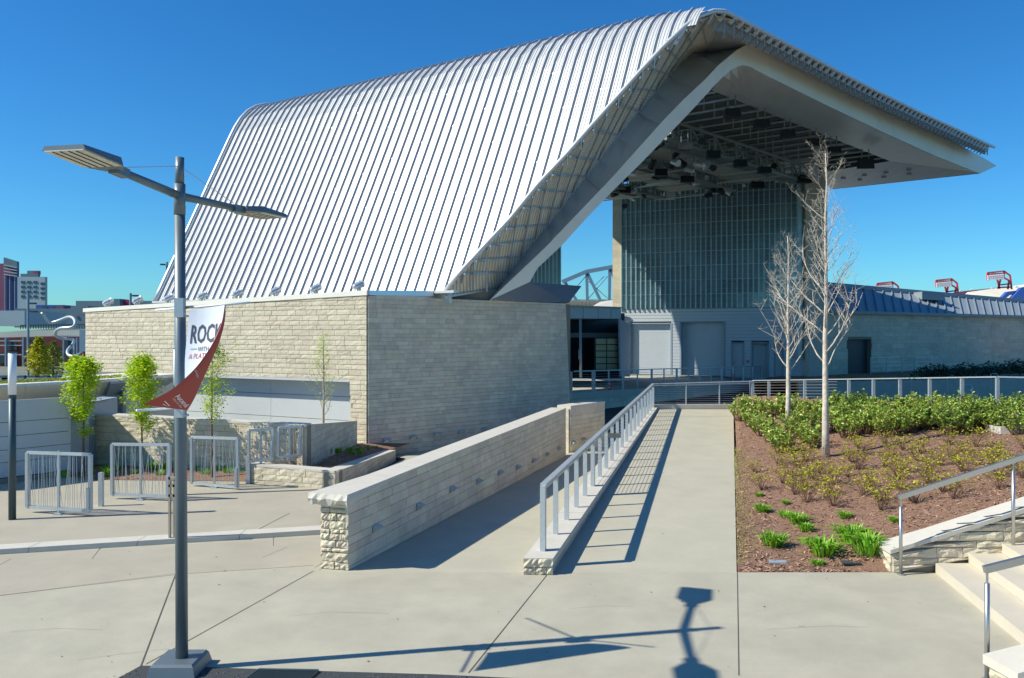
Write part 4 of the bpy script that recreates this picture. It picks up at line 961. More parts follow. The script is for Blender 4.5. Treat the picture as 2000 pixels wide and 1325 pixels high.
# terrace in front of the stage
TZ = FZ
ta, tb = P(1112, 768, 41.0), P(1490, 744, 60.5)
T0, T1 = V((3.0, 41.0)), V((18.6, 60.5))
tr = thing('loading_terrace', 'raised shaded concrete terrace in front of the stage doors', 'terrace', (3, 41, -.5))
zt_a, zt_b = P(0, 768, 41).z, P(0, 744, 60.5).z
MB().add([(T0.x, T0.y, zt_a - .35), (T1.x, T1.y, zt_b - .5), (T1.x + 4, 62, zt_b - .5), (2.2, 62, zt_b - .5), (T0.x, T0.y, zt_a), (T1.x, T1.y, zt_b), (T1.x + 4, 62, ZB - .02), (2.2, 62, ZB - .02)], [(3, 2, 1, 0), (4, 5, 6, 7), (0, 1, 5, 4), (1, 2, 6, 5), (2, 3, 7, 6), (3, 0, 4, 7)]).build('terrace_slab', M['curb'], tr)
td = (T1 - T0).normalized(); tn = V((td.y, -td.x))
stone_face(tr, T0 - tn * .1, T1 - tn * .1, (-1, -1), (zt_a - .35, zt_b - .4), row=(.28, .4), ln=(.9, 1.8), rough=.004, m=M['stone2'], limit=200, seed=41, depth=.06)
MB().prism([T0 - tn * .12, T1 - tn * .12, T1 - tn * .6, T0 - tn * .6], -1, zt_b - .45).build('wall_body', M['mortar'], tr)
n = 15
rg = thing('railing', 'shaded cable railing along the terrace edge in front of the stage doors', 'railing', (T0.x, T0.y, zt_a))
for k, px in enumerate([1116, 1157, 1161, 1189, 1217, 1245, 1273, 1297, 1322, 1345, 1367, 1389, 1410, 1432, 1452, 1470, 1488]):
    p = online(px, T0, T1); s = (p - T0).length / (T1 - T0).length; z = lerp(zt_a, zt_b, s); wv_ = .06 if k % 2 == 0 else .035
    MB().box(p.x - wv_, p.x + wv_, p.y, p.y + .06, z, z + 1.07).build('post', M['galv'], rg)
for c in range(8): MB().tube([(T0.x + .1, T0.y + .03, zt_a + .13 * (c + 1)), (T1.x, T1.y + .03, zt_b + .13 * (c + 1))], .008, 4).build('cable', M['galv'], rg)
MB().bar((T0.x + .1, T0.y + .03, zt_a + 1.09), (T1.x, T1.y + .03, zt_b + 1.09), .06, .04).build('top_rail', M['galv'], rg)
for px, py, h, lab in ((1190.5, 762, 17, 'red hydrant sign panel on the terrace railing near the stone building'), (1432.5, 742, 11, 'red hydrant sign panel on the terrace railing near the single grey door')):
    p = online(px, T0, T1); hh = h / F * p.y; z0 = P(0, py, p.y).z; c = V((p.x, p.y - .06, z0 + hh / 2))
    t = thing('sign_panel', lab, 'sign', c, None); MB().obox(c, (.075, 0, 0), (0, .012, 0), (0, 0, hh / 2)).build('board', M['redsteel'], t)
    MB().tube([c + V((0, -.013, hh * .2)), c + V((0, -.018, hh * .2))], .045, 10).build('emblem', M['whiteink'], t)
    MB().obox(c + V((0, -.015, -hh * .2)), (.05, 0, 0), (0, .004, 0), (0, 0, .02)).build('emblem', M['whiteink'], t)

# ================================================================== RIGHT HAND BUILDING
rbg = thing('stone_building', 'long low shaded limestone building with a seamed metal roof on the right', 'building', (24, 62, .4))
ra0, ra1 = V((SX(1612, 60), 60.0)), V((72 * 1.05 * .625 + 2, 72 * 1.05))
def rz(px, py): q = online(px, ra0, ra1); return P(px, py, q.y)
ra1 = online(2120, ra0, ra1)
z0r = .0
zea, zeb = rz(1620, 609).z, P(0, 622, ra1.y).z
def holeR(s0, s1, z0, z1):
    sA, sB = (online(1655, ra0, ra1) - ra0).length, (online(1701, ra0, ra1) - ra0).length
    if z0 > rz(1680, 663).z or s1 <= sA or s0 >= sB: return (s0, s1)
    if s0 < sA - .2: return (s0, sA)
    if s1 > sB + .2: return (sB, s1)
    return None
stone_face(rbg, ra0, ra1, (-.1, -.1), (zea, zeb), row=(.22, .38), ln=(.7, 1.6), rough=.012, m=M['stone2'], limit=280, seed=51, hole=holeR)
dq0, dq1 = online(1655, ra0, ra1), online(1701, ra0, ra1)
rd = (ra1 - ra0).normalized(); rn = V((rd.y, -rd.x))
wallslab(ra0, dq0, -.4, -.4, zea, zea, .4, .01).build('wall_body', M['mortar'], rbg)
wallslab(dq1, ra1, -.4, -.4, zea, zeb, .4, .01).build('wall_body', M['mortar'], rbg)
wallslab(dq0, dq1, rz(1680, 663).z, rz(1680, 663).z, zea, zea, .4, .01).build('wall_body', M['mortar'], rbg)
wallslab(dq0, dq1, -.4, -.4, rz(1680, 663).z, rz(1680, 663).z, .1, .35).build('door_recess', M['dark'], rbg)
eA, eB = V((ra0.x, ra0.y, zea)) + V((rn.x, rn.y, 0)) * .35, V((ra1.x, ra1.y, zeb)) + V((rn.x, rn.y, 0)) * .35
rA, rB = P(1600, 557, 65.5), P(2120, 601, ra1.y + 4)
n = 34
for k in range(n):
    a0, a1 = lerp(eA, eB, k / n), lerp(eA, eB, (k + 1) / n - .0006); sh_ = 1.6 / n
    b0, b1 = lerp(rA, rB, min(1, k / n + .02)), lerp(rA, rB, min(1, (k + 1) / n + .02))
    MB().poly([a0, a1, b1, b0]).build('roof_panel', M['roofb'], rbg, thick=.06)
    MB().bar(a0 + V((0, 0, .05)), b0 + V((0, 0, .05)), .07, .14).build('standing_seam', M['rib'], rbg)
MB().bar(eA + V((0, 0, -.02)), eB + V((0, 0, -.02)), .25, .22).build('gutter', M['roofb'], rbg)
MB().bar(rA + V((0, 0, .1)), rB + V((0, 0, .1)), .3, .35).build('ridge_cap', M['roofb'], rbg)
MB().slab([P(1801, 585, 69), P(1845, 587, 69.5), P(1845, 571, 69.5), P(1801, 570, 69)], (0, 2, 0)).build('rooftop_box', M['roofb'], rbg)
MB().slab([P(1618, 566, 70), P(1760, 580, 76), P(1722, 570, 76), P(1680, 560, 74), P(1650, 556, 72), P(1618, 554, 70)], (0, 8, 0)).build('far_white_roof', M['roofw'], rbg)
rl2 = thing('railing', 'dark wire railing by the doorway of the shaded stone building', 'railing', rz(1665, 735))
for (a, b) in ((1666, 1727), (1752, 1801)):
    A_, B_ = online(a, ra0, ra1) + rn * 1.5, online(b, ra0, ra1) + rn * 1.5
    zb_ = P(0, 732, A_.y).z; zt_ = P(0, 699, A_.y).z
    for f in (0, .5, 1): q = lerp(A_, B_, f); MB().bar((q.x, q.y, zb_), (q.x, q.y, zt_), .06, .06).build('post', M['galv'], rl2)
    for f in (.25, .5, .75, 1.): MB().bar((A_.x, A_.y, lerp(zb_, zt_, f)), (B_.x, B_.y, lerp(zb_, zt_, f)), .03, .03).build('rail', M['galv'], rl2)
# retaining wall, walkway, lawn in the bowl
rwq = [P(1625, 745, 52), P(2060, 737, 53)]
rw = thing('retaining_wall', 'shaded concrete retaining wall below the dark planting on the right', 'wall', P(1700, 765, 52))
MB().slab([P(1560, 790, 50), P(2060, 790, 52), P(2060, 738, 52), P(1560, 747, 50)], (0, .3, 0)).build('wall_body', M['curb'], rw)
struct(MB().poly([P(1470, 748, 58), P(1570, 746, 50.3), P(2100, 738, 52.3), (60, 90, .5), (20, 62, .3)]).build('planting_bank', M['mulch']))
LZ = -.84
def Gz(px, py, z=LZ): return G(px, py, z)
struct(MB().poly([Gz(1655, 779), Gz(1760, 782), Gz(1800, 775), Gz(2100, 765), Gz(2100, 757), Gz(1800, 765), Gz(1700, 772)]).build('walkway', M['path']))
struct(MB().poly([Gz(1905, 778, LZ + .01), Gz(1990, 783, LZ + .01), Gz(2100, 782, LZ + .01), Gz(2100, 765.5, LZ + .01), Gz(2000, 763, LZ + .01), Gz(1950, 765, LZ + .01), Gz(1900, 770, LZ + .01)]).build('lawn', M['grass']))
struct(MB().poly([Gz(1890, 800, LZ + .01), Gz(2100, 800, LZ + .01), Gz(2100, 788, LZ + .01), Gz(1940, 788, LZ + .01)]).build('lawn', M['grass']))
struct(MB().poly([Gz(1895, 790, LZ + .02), Gz(2100, 788, LZ + .02), Gz(2100, 781, LZ + .02), Gz(1960, 784, LZ + .02)]).build('walkway', M['path']))
for i, (px, py) in enumerate([(1780, 768), (1850, 765), (1935, 760)]):
    p = P(px, py, 50); t = thing('handrail', 'thin looped steel handrail by the retaining wall, %s from the bare trees' % ORD[i], 'handrail', p, 'stair handrails in the bowl')
    MB().tube([p, p + V((0, 0, .9)), p + V((.35, 0, .95)), p + V((.6, 0, .6))], .03, 6).build('rail', M['galv'], t)
p = P(1884, 795, 34); t = thing('handrail', 'square topped steel handrail frame beyond the hedge on the right', 'handrail', p)
MB().tube([P(1872, 800, 34), P(1874, 756, 34), P(1880, 753, 34), P(1895, 753, 34), P(1898, 757, 34), P(1899, 800, 34)], .035, 6).bar(P(1873, 770, 34), P(1899, 770, 34), .04, .04).build('rail', M['galv'], t)

# ================================================================== PLANTER WITH THE SPARSE TREE, LOW WALLS ON THE LEFT
pt_ = thing('stone_planter', 'low limestone planter box round the sparse young tree, next to the building corner', 'planter', (-4, 17.8, UZ))
pa, pb, pc_ = V(P(489, 0, 18.25)[:2]), V(P(656, 0, 17.5)[:2]), V(P(770, 0, 24.4)[:2])
pza, pzb, pzc = P(0, 907, 18.25).z, P(0, 921, 17.5).z, P(0, 880, 24.4).z
stone_face(pt_, pa, pb, (UZ, UZ - .05), (pza, pzb), row=(.11, .17), ln=(.25, .55), rough=.02, m=M['stone'], limit=80, seed=61)
stone_face(pt_, pb, pc_, (-.1, -.40), (pzb, pzc), row=(.11, .17), ln=(.3, .7), rough=.006, m=M['stone2'], limit=120, seed=62)
wallslab(pa, pb, -.1, -.1, pza - .02, pzb - .02, .25, .01).build('wall_body', M['mortar'], pt_)
wallslab(pb, pc_, -.3, -.6, pzb - .02, pzc - .02, .25, .01).build('wall_body', M['mortar'], pt_)
def capstrip(a, b, za, zb_, w_, n_, par, o=-.05):
    for k in range(n_):
        wallslab(lerp(a, b, k / n_), lerp(a, b, (k + 1) / n_ - .003), lerp(za, zb_, k / n_) - .03, lerp(za, zb_, (k + 1) / n_) - .03, lerp(za, zb_, k / n_) + .015, lerp(za, zb_, (k + 1) / n_) + .015, w_, o).build('coping_slab', M['coping'], par)
capstrip(pa, pb, pza, pzb, .30, 3, pt_); capstrip(pb, pc_, pzb, pzc, .34, 4, pt_)
lowA, lowB, lowC = V(P(150, 0, 20.9)[:2]), V(P(593, 0, 18.75)[:2]), V(P(695, 0, 24.6)[:2])
struct(MB().poly([(pa.x + .1, pa.y + .2, pza - .06), (pb.x - .3, pb.y + .3, pzb - .07), (pc_.x - .3, pc_.y, pzc - .04), (corner.x + 1.2, corner.y + 1.1, -.08), (lowC.x, lowC.y, .1), (lowB.x, lowB.y, UZ + .24), (lowB.x - 1.2, lowB.y - .3, .35)]).build('planting_soil', M['mulch']))
lwz = thing('stone_wall', 'low limestone garden wall behind the left gates, turning a corner beside the folded gate', 'wall', (lowA.x, lowA.y, UZ))
za_, zb_ = P(0, 808, 20.9).z, P(0, 831, 18.75).z; zc_ = P(0, 823, 24.6).z
stone_face(lwz, lowA, lowB, (UZ, UZ), (za_, zb_), row=(.13, .2), ln=(.3, .75), rough=.02, m=M['stone'], limit=200, seed=63)
stone_face(lwz, lowB, lowC, (UZ, -.1), (zb_, zc_), row=(.13, .2), ln=(.35, .7), rough=.006, m=M['stone2'], limit=90, seed=64)
wallslab(lowA, lowB, 0, 0, za_ - .02, zb_ - .02, .3, .01).build('wall_body', M['mortar'], lwz)
wallslab(lowB, lowC, -.1, -.3, zb_ - .02, zc_ - .02, .3, .01).build('wall_body', M['mortar'], lwz)
capstrip(lowA, lowB, za_, zb_, .4, 6, lwz); capstrip(lowB, lowC, zb_, zc_, .4, 3, lwz)
# planting strip in front of the wall
struct(MB().poly([G(137, 931, UZ + .01), G(200, 937, UZ + .01), G(488, 940, UZ + .01), (lowB.x - 1.3, lowB.y + .25, UZ + .13), (lowA.x, lowA.y - .02, UZ + .02)]).build('planting_soil', M['mulch']))
cc_ = MB(); rr = random.Random(12)
for k in range(3500):
    px = rr.uniform(150, 770); 
    if px < 485: q = G(px, rr.uniform(917, 936), UZ + .02)
    else:
        py = rr.uniform(872, 922); zz = interp([(872, -.02), (895, .28), (922, .36)], py); q = G(px, py, zz)
        if px < 500 or px > interp([(872, 752), (919, 650), (922, 640)], py) or py < interp([(500, 905), (593, 896), (695, 880), (718, 873), (770, 872)], px) or py > interp([(500, 905), (655, 917), (770, 880)], px): continue
    a = rr.uniform(0, 3.14); l = rr.uniform(.02, .05); d = V((math.cos(a), math.sin(a), rr.uniform(-.4, .4))) * l; n = V((-math.sin(a), math.cos(a), .2)) * .01; c = q + V((0, 0, .015))
    cc_.add([c - d - n, c + d - n, c + d + n, c - d + n], [(0, 1, 2, 3)])
tag(cc_.build('bark_mulch', M['chip'], kind='stuff'), 'brown bark chips in the planter and strip beside the left garden wall', 'bark mulch')

# ------------------------------------------------------------------ low building with the green roof, far left
gh = thing('green_roof_building', 'low grey panelled building with a planted green roof and deep fascia at the left edge', 'building', P(60, 930, 19))
w0_, w1_ = V(P(-160, 0, 17.0)[:2]), V(P(138, 0, 19.3)[:2])
f0, f1, f2_, f3_ = V(P(-160, 0, 18.6)[:2]), V(P(140, 0, 21.8)[:2]), V(P(215, 0, 22.8)[:2]), V(P(352, 0, 25.8)[:2])
b0, b1, b2, b3 = V(P(-160, 0, 19.2)[:2]), V(P(135, 0, 22.6)[:2]), V(P(205, 0, 23.8)[:2]), V(P(300, 0, 26.5)[:2])
zf = P(0, 747, 21.6).z; zfb = P(0, 775, 22.2).z; zpw = P(0, 776, 19.2).z
for (a_, b_, c_, d_, m_, n) in ((f0, f1, b1, b0, 'fascia', 3), (f1, f2_, b2, b1, 'fascia', 1), (f2_, f3_, b3, b2, 'panel2', 2)):  # last bay takes the darker panel colour to paint in its shade
    for k in range(n):
        a, b = lerp(a_, b_, k / n), lerp(a_, b_, (k + 1) / n - .002); c, d = lerp(d_, c_, (k + 1) / n - .002), lerp(d_, c_, k / n)
        e = .14 if m_ == 'panel2' else 0
        MB().poly([(d.x, d.y, zfb - e), (c.x, c.y, zfb - e), (b.x, b.y, zf - e * .5), (a.x, a.y, zf - e * .5)]).build('fascia_panel', M[m_], gh, thick=-.05)
MB().prism([f0, f1, f2_, f3_, f3_ + V((-2, 1)), f2_ + V((-2, 1.2)), f1 + V((-.6, 1.8)), f0 + V((0, 1.6))], zf - .05, zf + .02).build('roof_edge', M['fascia'], gh)
MB().prism([b0, b1, b2, b3, b3 + V((-3, 2)), V((-22, 22))], zfb - .04, zfb).build('soffit', M['panel2'], gh)
rows = [UZ + .12] + [P(0, y, 19.3).z for y in (890, 867, 842, 816)] + [zpw]
for z0, z1 in zip(rows, rows[1:]):
    wallslab(w0_, w1_, z0 + .006, z0 + .006, z1 - .006, z1 - .006, .06, 0).build('wall_panel', M['panel'], gh)
wallslab(w0_, w1_, 0, 0, zpw, zpw, .1, .07).build('panel_backing', M['joint'], gh)
wallslab(w0_, w1_, 0, 0, UZ + .11, UZ + .11, .2, -.05).build('plinth', M['mortar'], gh)
for a, b in ((V(P(146, 0, 23)[:2]), V(P(245, 0, 24.2)[:2])), (V(P(246, 0, 23.8)[:2]), V(P(352, 0, 27.5)[:2]))):
    wallslab(a, b, 0, 0, zfb + .3, zfb + .3, .1, 0).build('wall_panel', M['panel'], gh)
MB().prism([w1_, w1_ + V((.12, .6)), V(P(150, 0, 22.6)[:2]), V((w1_.x - .2, 22))], 0, zfb).build('side_wall', M['panel2'], gh)
# planted roof
gp = MB(); rr = random.Random(13)
for k in range(5000):
    px = rr.uniform(-40, 150) if k % 5 else rr.uniform(140, 235); py = 0; Y = rr.uniform(.3, 1.6) + (interp([(-160, 18.6), (140, 21.8)], px) if px < 141 else interp([(140, 21.8), (235, 23.2)], px))
    q = P(px, 0, Y); h = rr.uniform(.01, .05); z = zf + .02
    a = rr.uniform(0, 6.28); d = V((math.cos(a), math.sin(a), 0)) * rr.uniform(.01, .03); c = V((q.x, q.y, z))
    gp.add([c - d, c + d, c + V((rr.uniform(-.05, .05), rr.uniform(-.03, .03), h))], [(0, 1, 2)])
tag(gp.build('roof_planting', M['sedum'], kind='stuff'), 'thin yellow green sedum growing on the low roof at the left', 'green roof')

# ------------------------------------------------------------------ swing gates, posts, light columns
def gate(label, L_, Rt, wires=24, seed=1, double=False, group='wire filled steel gates standing open', mid=.5):
    """L_, Rt: (px, top y, bottom y, depth)"""
    rr = random.Random(seed); bl_, br = P(L_[0], L_[2], L_[3]), P(Rt[0], Rt[2], Rt[3]); tl_, tr_ = P(L_[0], L_[1], L_[3]), P(Rt[0], Rt[1], Rt[3])
    t = thing('gate', label, 'gate', V((lerp(bl_, br, .5).x, lerp(bl_, br, .5).y, UZ)), group); w_ = .055
    for a, b in ((bl_, tl_), (br, tr_)): MB().bar(a, b, .05, .09, up=(0, 1, 0)).build('frame_stile', M['galv'], t)
    MB().bar(tl_, tr_, .05, w_).build('frame_rail', M['galv'], t); MB().bar(bl_, br, .05, w_).build('frame_rail', M['galv'], t)
    mt, mb_ = lerp(tl_, tr_, mid), lerp(bl_, br, mid)
    MB().bar(V((mb_.x, mb_.y, UZ if 'folded' not in label else mb_.z - .1)), mt + V((0, 0, .05)), .04, .045).build('pivot_post', M['galv'], t)
    MB().obox((mb_.x, mb_.y, (UZ if 'folded' not in label else mb_.z - .1) + .012), (.07, 0, 0), (0, .07, 0), (0, 0, .012)).build('foot_plate', M['galv'], t)
    hinge = br if True else bl_
    MB().bar(V((br.x - .02, br.y - .05, br.z + .02)), V((br.x - .02, br.y - .05, br.z + .42)), .05, .05).build('lock_box', M['galv'], t)
    for k in range(wires):
        f = (k + rr.uniform(.2, .8)) / wires
        if abs(f - mid) < .02: continue
        g = f + (rr.uniform(-.02, .02) if rr.random() < .45 else rr.uniform(-.17, .17)); g = max(.03, min(.97, g))
        MB().tube([lerp(bl_, br, f), lerp(tl_, tr_, g)], .0055, 4, False).build('wire', M['galv'], t)
    return t
gate('open steel gate filled with thin slanting wires, leftmost and nearest of the gates', (54, 884, 990, 15.25), (176.5, 888, 998, 14.95), 26, 1)
gate('open steel wire gate between the two lime green leafy trees and the lamp post', (219.5, 868, 966, 16.5), (331, 869, 970, 16.3), 26, 2)
gate('open steel wire gate just right of the lamp post', (374.5, 854, 943, 17.9), (464, 857, 952, 17.5), 24, 3)
gate('folded steel gate leaf on the planter edge, left one of the pair', (486, 841, 901, 18.15), (533, 838, 897, 18.3), 9, 4, group='pair of gate leaves on the planter')
gate('folded steel gate leaf on the planter edge, the right one by the wall corner', (544, 836, 893, 18.35), (587, 833, 889, 18.6), 9, 5, group='pair of gate leaves on the planter')
for px, y0, y1, r, lab in ((197.5, 924, 989, .04, 'short galvanised post standing between the two left gates'), (485, 891, 945, .045, 'short galvanised post at the left corner of the stone planter'), (538.5, 867, 899, .06, 'short galvanised post between the two folded gate leaves')):
    b = G(px, y1, UZ if px < 500 else .25); h = (y1 - y0) / F * b.y
    t = thing('gate_post', lab, 'post', b); MB().box(b.x - r, b.x + r, b.y - r, b.y + r, b.z, b.z + h).build('post', M['galv'], t); MB().box(b.x - r * .9, b.x + r * .9, b.y - r * .9, b.y + r * .9, b.z + h, b.z + h + .012).build('cap', M['galv'], t)
def lightcol(px, yb, ytop, ymid, lab):
    b = G(px, yb, UZ); t = thing('light_column', lab, 'light column', b); z1 = P(0, ymid, b.y).z; z2 = P(0, ytop, b.y).z
    MB().tube([b, (b.x, b.y, z1)], .062, 16).build('column', M['pole2'], t, smooth=True)
    MB().tube([(b.x, b.y, z1), (b.x, b.y, z2)], .068, 16).build('frosted_tube', M['frost'], t, smooth=True)
    MB().tube([(b.x, b.y, z2), (b.x, b.y, z2 + .02)], .072, 16).build('cap', M['pole2'], t)
    MB().tube([(b.x, b.y, z1 - .06), (b.x, b.y, z1)], .068, 16).build('collar', M['pole2'], t)
lightcol(24, 1015, 690, 771, 'dark light column with a white frosted top at the far left')
lightcol(345.5, 967, 682, 752, 'slim light column with a white top hidden partly behind the lamp post')
b = G(336, 1052, UZ); t = thing('pedestal', 'slim pale double post pedestal on the step edging behind the lamp post', 'pedestal', b)
for dx, zz in ((-.035, 1.0), (.035, .93)): MB().bar((b.x + dx, b.y, UZ), (b.x + dx, b.y, UZ + zz), .03, .05).build('upright', M['wood'], t)
for zz in (.86, .98, .70): MB().bar((b.x - .05, b.y, UZ + zz), (b.x + .05, b.y, UZ + zz), .05, .04).build('clamp', M['wood'], t)

# ================================================================== STREET LAMP WITH BANNER
PB = V((-3.345, 8.30, 0)); lp = thing('street_lamp', 'tall grey double headed street lamp with a square base in the foreground', 'street lamp', PB)
ztp = P(0, 308, 8.3).z; zarm = P(0, 383, 8.3).z
px0, px1 = PB.x + .04, PB.x
MB().tube([(PB.x, PB.y, .1), (PB.x - .012, PB.y, 2.6), (PB.x - .022, PB.y, P(0, 420, 8.3).z)], [.061, .057, .053], 24).build('pole', M['pole'], lp, smooth=True)
MB().tube([(PB.x - .022, PB.y, P(0, 420, 8.3).z), (PB.x - .022, PB.y, P(0, 360, 8.3).z)], .0565, 24).build('arm_sleeve', M['pole'], lp, smooth=True)
MB().tube([(PB.x - .022, PB.y, P(0, 362, 8.3).z), (PB.x - .022, PB.y, ztp)], .044, 24).build('pole_top', M['pole'], lp, smooth=True)
bb = lambda r, z: [(PB.x + a * r - .02, PB.y + b * r + .0, z) for a, b in ((-1, -1), (1, -1), (1, 1), (-1, 1))]
base = MB().hexa(bb(.245, -.02), bb(.215, .1)).hexa(bb(.212, .1), bb(.195, .125)); base.build('base_cover', M['pole'], lp)
AL, AR = P(243, 338, 7.47), P(456, 406, 9.13); AC = V((PB.x - .022, PB.y, zarm))
for nm, end, lab in (('arm', AL, 0), ('arm', AR, 1)):
    MB().tube([AC, lerp(AC, end, .5), end], [.042, .040, .036], 18).build(nm, M['pole'], lp, smooth=True)
    MB().tube([AC + (end - AC).normalized() * .13, AC + (end - AC).normalized() * .14], .0435, 18).build('arm_joint', M['pole'], lp)
    d = (end - AC).normalized(); n_ = V((-d.y, d.x, 0)).normalized()
    MB().tube([V((AC.x, AC.y, P(0, 325, 8.3).z)), end + V((0, 0, .05))], .004, 5).build('stay_wire', M['steel'], lp)
    k0, k1 = end, end + d * .12
    MB().obox(end + d * .07 + V((0, 0, -.005)), d * .09, n_ * .045, V((0, 0, .04))).build('knuckle', M['pole'], lp)
    h0, h1 = end + d * .13, end + d * .76; w0, w1, ww = .09, .17, .205
    zt1, zb1 = V((0, 0, .055)), V((0, 0, -.02))
    ring = [(h0, w0), (h0 + d * .16, ww), (h1, ww)]
    lo = [p + n_ * a + zb1 for p, a in ring] + [p - n_ * a + zb1 for p, a in ring[::-1]]
    hi = [p + n_ * a * .9 + zt1 * f for (p, a), f in zip(ring, (.6, .9, .35))] + [p - n_ * a * .9 + zt1 * f for (p, a), f in zip(ring[::-1], (.35, .9, .6))]
    mb = MB(); N_ = 6; mb.add(lo + hi, [tuple(range(N_))[::-1], tuple(range(N_, 2 * N_))] + [(i, (i + 1) % N_, N_ + (i + 1) % N_, N_ + i) for i in range(N_)])
    hd = mb.build('lamp_head', M['pole'], lp)
    MB().obox((h0 + d * .16 + h1) / 2 + V((0, 0, -.024)), d * .235, n_ * .185, V((0, 0, .004))).build('lens', M['lens'], hd)
    for q in (-.11, -.04, .04, .11): MB().obox((h0 + d * .16 + h1) / 2 + n_ * q + V((0, 0, -.030)), d * .225, n_ * .004, V((0, 0, .004))).build('louvre', M['dark'], hd)
    for q in range(8): MB().obox(h0 + d * (.18 + q * .045) + V((0, 0, .045 - q * .0025)), d * .005, n_ * .14, V((0, 0, .008))).build('cooling_fin', M['pole'], hd)
    if lab == 0: MB().tube([h1 - d * .02, h1 - d * .02], .01, 3, False)
# banner rods
zr = P(0, 602, 8.3).z
rodR, rodL = V((-2.58, 8.05, zr + .045)), V((-3.9, 8.97, zr + .0)); zbt = P(0, 796, 8.3).z
rodB = V((-3.49, 7.62, zbt + .03)); 
br_ = thing('banner', 'twisted vinyl banner, white side lettered in front and its red end folded over', 'banner', (PB.x, PB.y, zbt))
for a, b in ((V((PB.x, PB.y, zr)), rodR), (V((PB.x, PB.y, zr)), rodL), (V((PB.x, PB.y, zbt)), rodB)):
    MB().tube([a, b], .0125, 10).build('rod', M['frost'], br_, smooth=True)
for z in (zr, zbt):
    MB().obox((PB.x + .01, PB.y - .075, z - .0), (.045, 0, 0), (0, .03, 0), (0, 0, .095)).build('bracket', M['galv'], br_)
    for dz in (-.09, .08): MB().tube([(PB.x, PB.y, z + dz), (PB.x, PB.y, z + dz + .02)], .068, 16).build('band', M['galv'], br_)
# cloth: from the pole edge A out to the fold C, then back over itself to the free edge B
A_k = [(0, 370, 602, 8.17), (.5, 361, 700, 8.15), (1, 361, 800, 8.12)]
C_k = [(0, 441, 592, 8.05), (.2, 439, 632, 8.02), (.4, 427, 674, 7.99), (.6, 408, 716, 7.98), (.75, 395, 744, 8.0), (.9, 379, 782, 8.05), (1, 363, 806, 8.10)]
B_k = [(0, 440.5, 592.5, 8.04), (.2, 433, 632, 8.0), (.4, 412, 678, 7.92), (.6, 383, 719, 7.84), (.8, 337, 762, 7.73), (1, 274, 793, 7.62)]
def key(K, t): return P(interp([(k[0], k[1]) for k in K], t), interp([(k[0], k[2]) for k in K], t), interp([(k[0], k[3]) for k in K], t))
def smk(K, t): return sum((key(K, max(0, min(1, t + d))) for d in (-.06, -.03, 0, .03, .06)), V((0, 0, 0))) / 5
def wside(u, t, off=0):            # white part, u from pole to fold
    p = lerp(smk(A_k, t), smk(C_k, t), u) + V((0, .03 * math.sin(u * math.pi) * (1 if t < .9 else 0), 0)); return p - V((0, off, 0))
def rside(u, t, off=0):            # red part, u from fold to free edge, bulging towards the camera
    p = lerp(smk(C_k, t), smk(B_k, t), u) + V((0, -.02 * math.sin(u * math.pi), 0)); return p - V((0, off, 0))
def sheetf(fn, m, nm, off=0):
    mb = MB(); nu, nt_ = 10, 44
    for j in range(nt_ + 1):
        for i in range(nu + 1): mb.v.append(tuple(fn(i / nu, j / nt_, off)))
    for j in range(nt_):
        for i in range(nu): a = j * (nu + 1) + i; mb.f.append((a, a + 1, a + nu + 2, a + nu + 1))
    return mb.build(nm, m, br_, smooth=True)
sheetf(wside, M['white'], 'white_face'); sheetf(wside, M['red'], 'red_back', -.003)
sheetf(rside, M['red'], 'red_face'); sheetf(rside, M['white'], 'white_back', -.003)
def atpx(fn, px, py):
    u, t = .5, max(0, min(1, (py - 600) / 200))
    for _ in range(25):
        q = proj(fn(u, t)); a = proj(fn(u + .01, t)); b = proj(fn(u, t + .01)); A, B, C, D = (a[0] - q[0]) / .01, (b[0] - q[0]) / .01, (a[1] - q[1]) / .01, (b[1] - q[1]) / .01
        det = A * D - B * C
        if abs(det) < 1e-3: break
        ex, ey = px - q[0], py - q[1]; u += max(-.2, min(.2, (ex * D - B * ey) / det)); t += max(-.2, min(.2, (A * ey - C * ex) / det)); t = max(.01, min(.985, t)); u = max(-.3, min(1.3, u))
    return max(.005, min(.995, u)), t
def lettering(txt, fn, q4, m, nm='lettering', bold=.0):
    cu = bpy.data.curves.new(nm, 'FONT'); cu.body = txt; cu.resolution_u = 2; cu.offset = bold
    ob = bpy.data.objects.new(nm, cu); COL.objects.link(ob); dg = bpy.context.evaluated_depsgraph_get(); dg.update(); me = bpy.data.meshes.new_from_object(ob.evaluated_get(dg))
    import bmesh
    bm = bmesh.new(); bm.from_mesh(me); bmesh.ops.triangulate(bm, faces=bm.faces); 
    for _ in range(2):
        bmesh.ops.subdivide_edges(bm, edges=[e for e in bm.edges if e.calc_length() > .3], cuts=1, use_grid_fill=False); bmesh.ops.triangulate(bm, faces=bm.faces)
    xs = [v.co.x for v in bm.verts]; ys = [v.co.y for v in bm.verts]; x0, x1, y0, y1 = min(xs), max(xs), min(ys), max(ys)
    mb = MB(); idx = {}
    for v in bm.verts:
        f, g = (v.co.x - x0) / (x1 - x0), (v.co.y - y0) / (y1 - y0)
        idx[v.index] = len(mb.v)
        top_ = lerp(V(q4[0]), V(q4[1]), f); bot_ = lerp(V(q4[3]), V(q4[2]), f); q = lerp(bot_, top_, g); uu, tt = atpx(fn, q.x, q.y)
        mb.v.append(tuple(fn(uu, tt, .004)))
    for fc in bm.faces: mb.f.append(tuple(idx[v.index] for v in fc.verts))
    bm.free(); bpy.data.objects.remove(ob); return mb.build(nm, m, br_)
lettering('ROCK', wside, [(375, 635), (436, 631), (433, 668), (371, 672)], M['ink'], bold=.02)
lettering('WITH', wside, [(387, 678), (408, 677), (407, 686), (386, 687)], M['ink'])
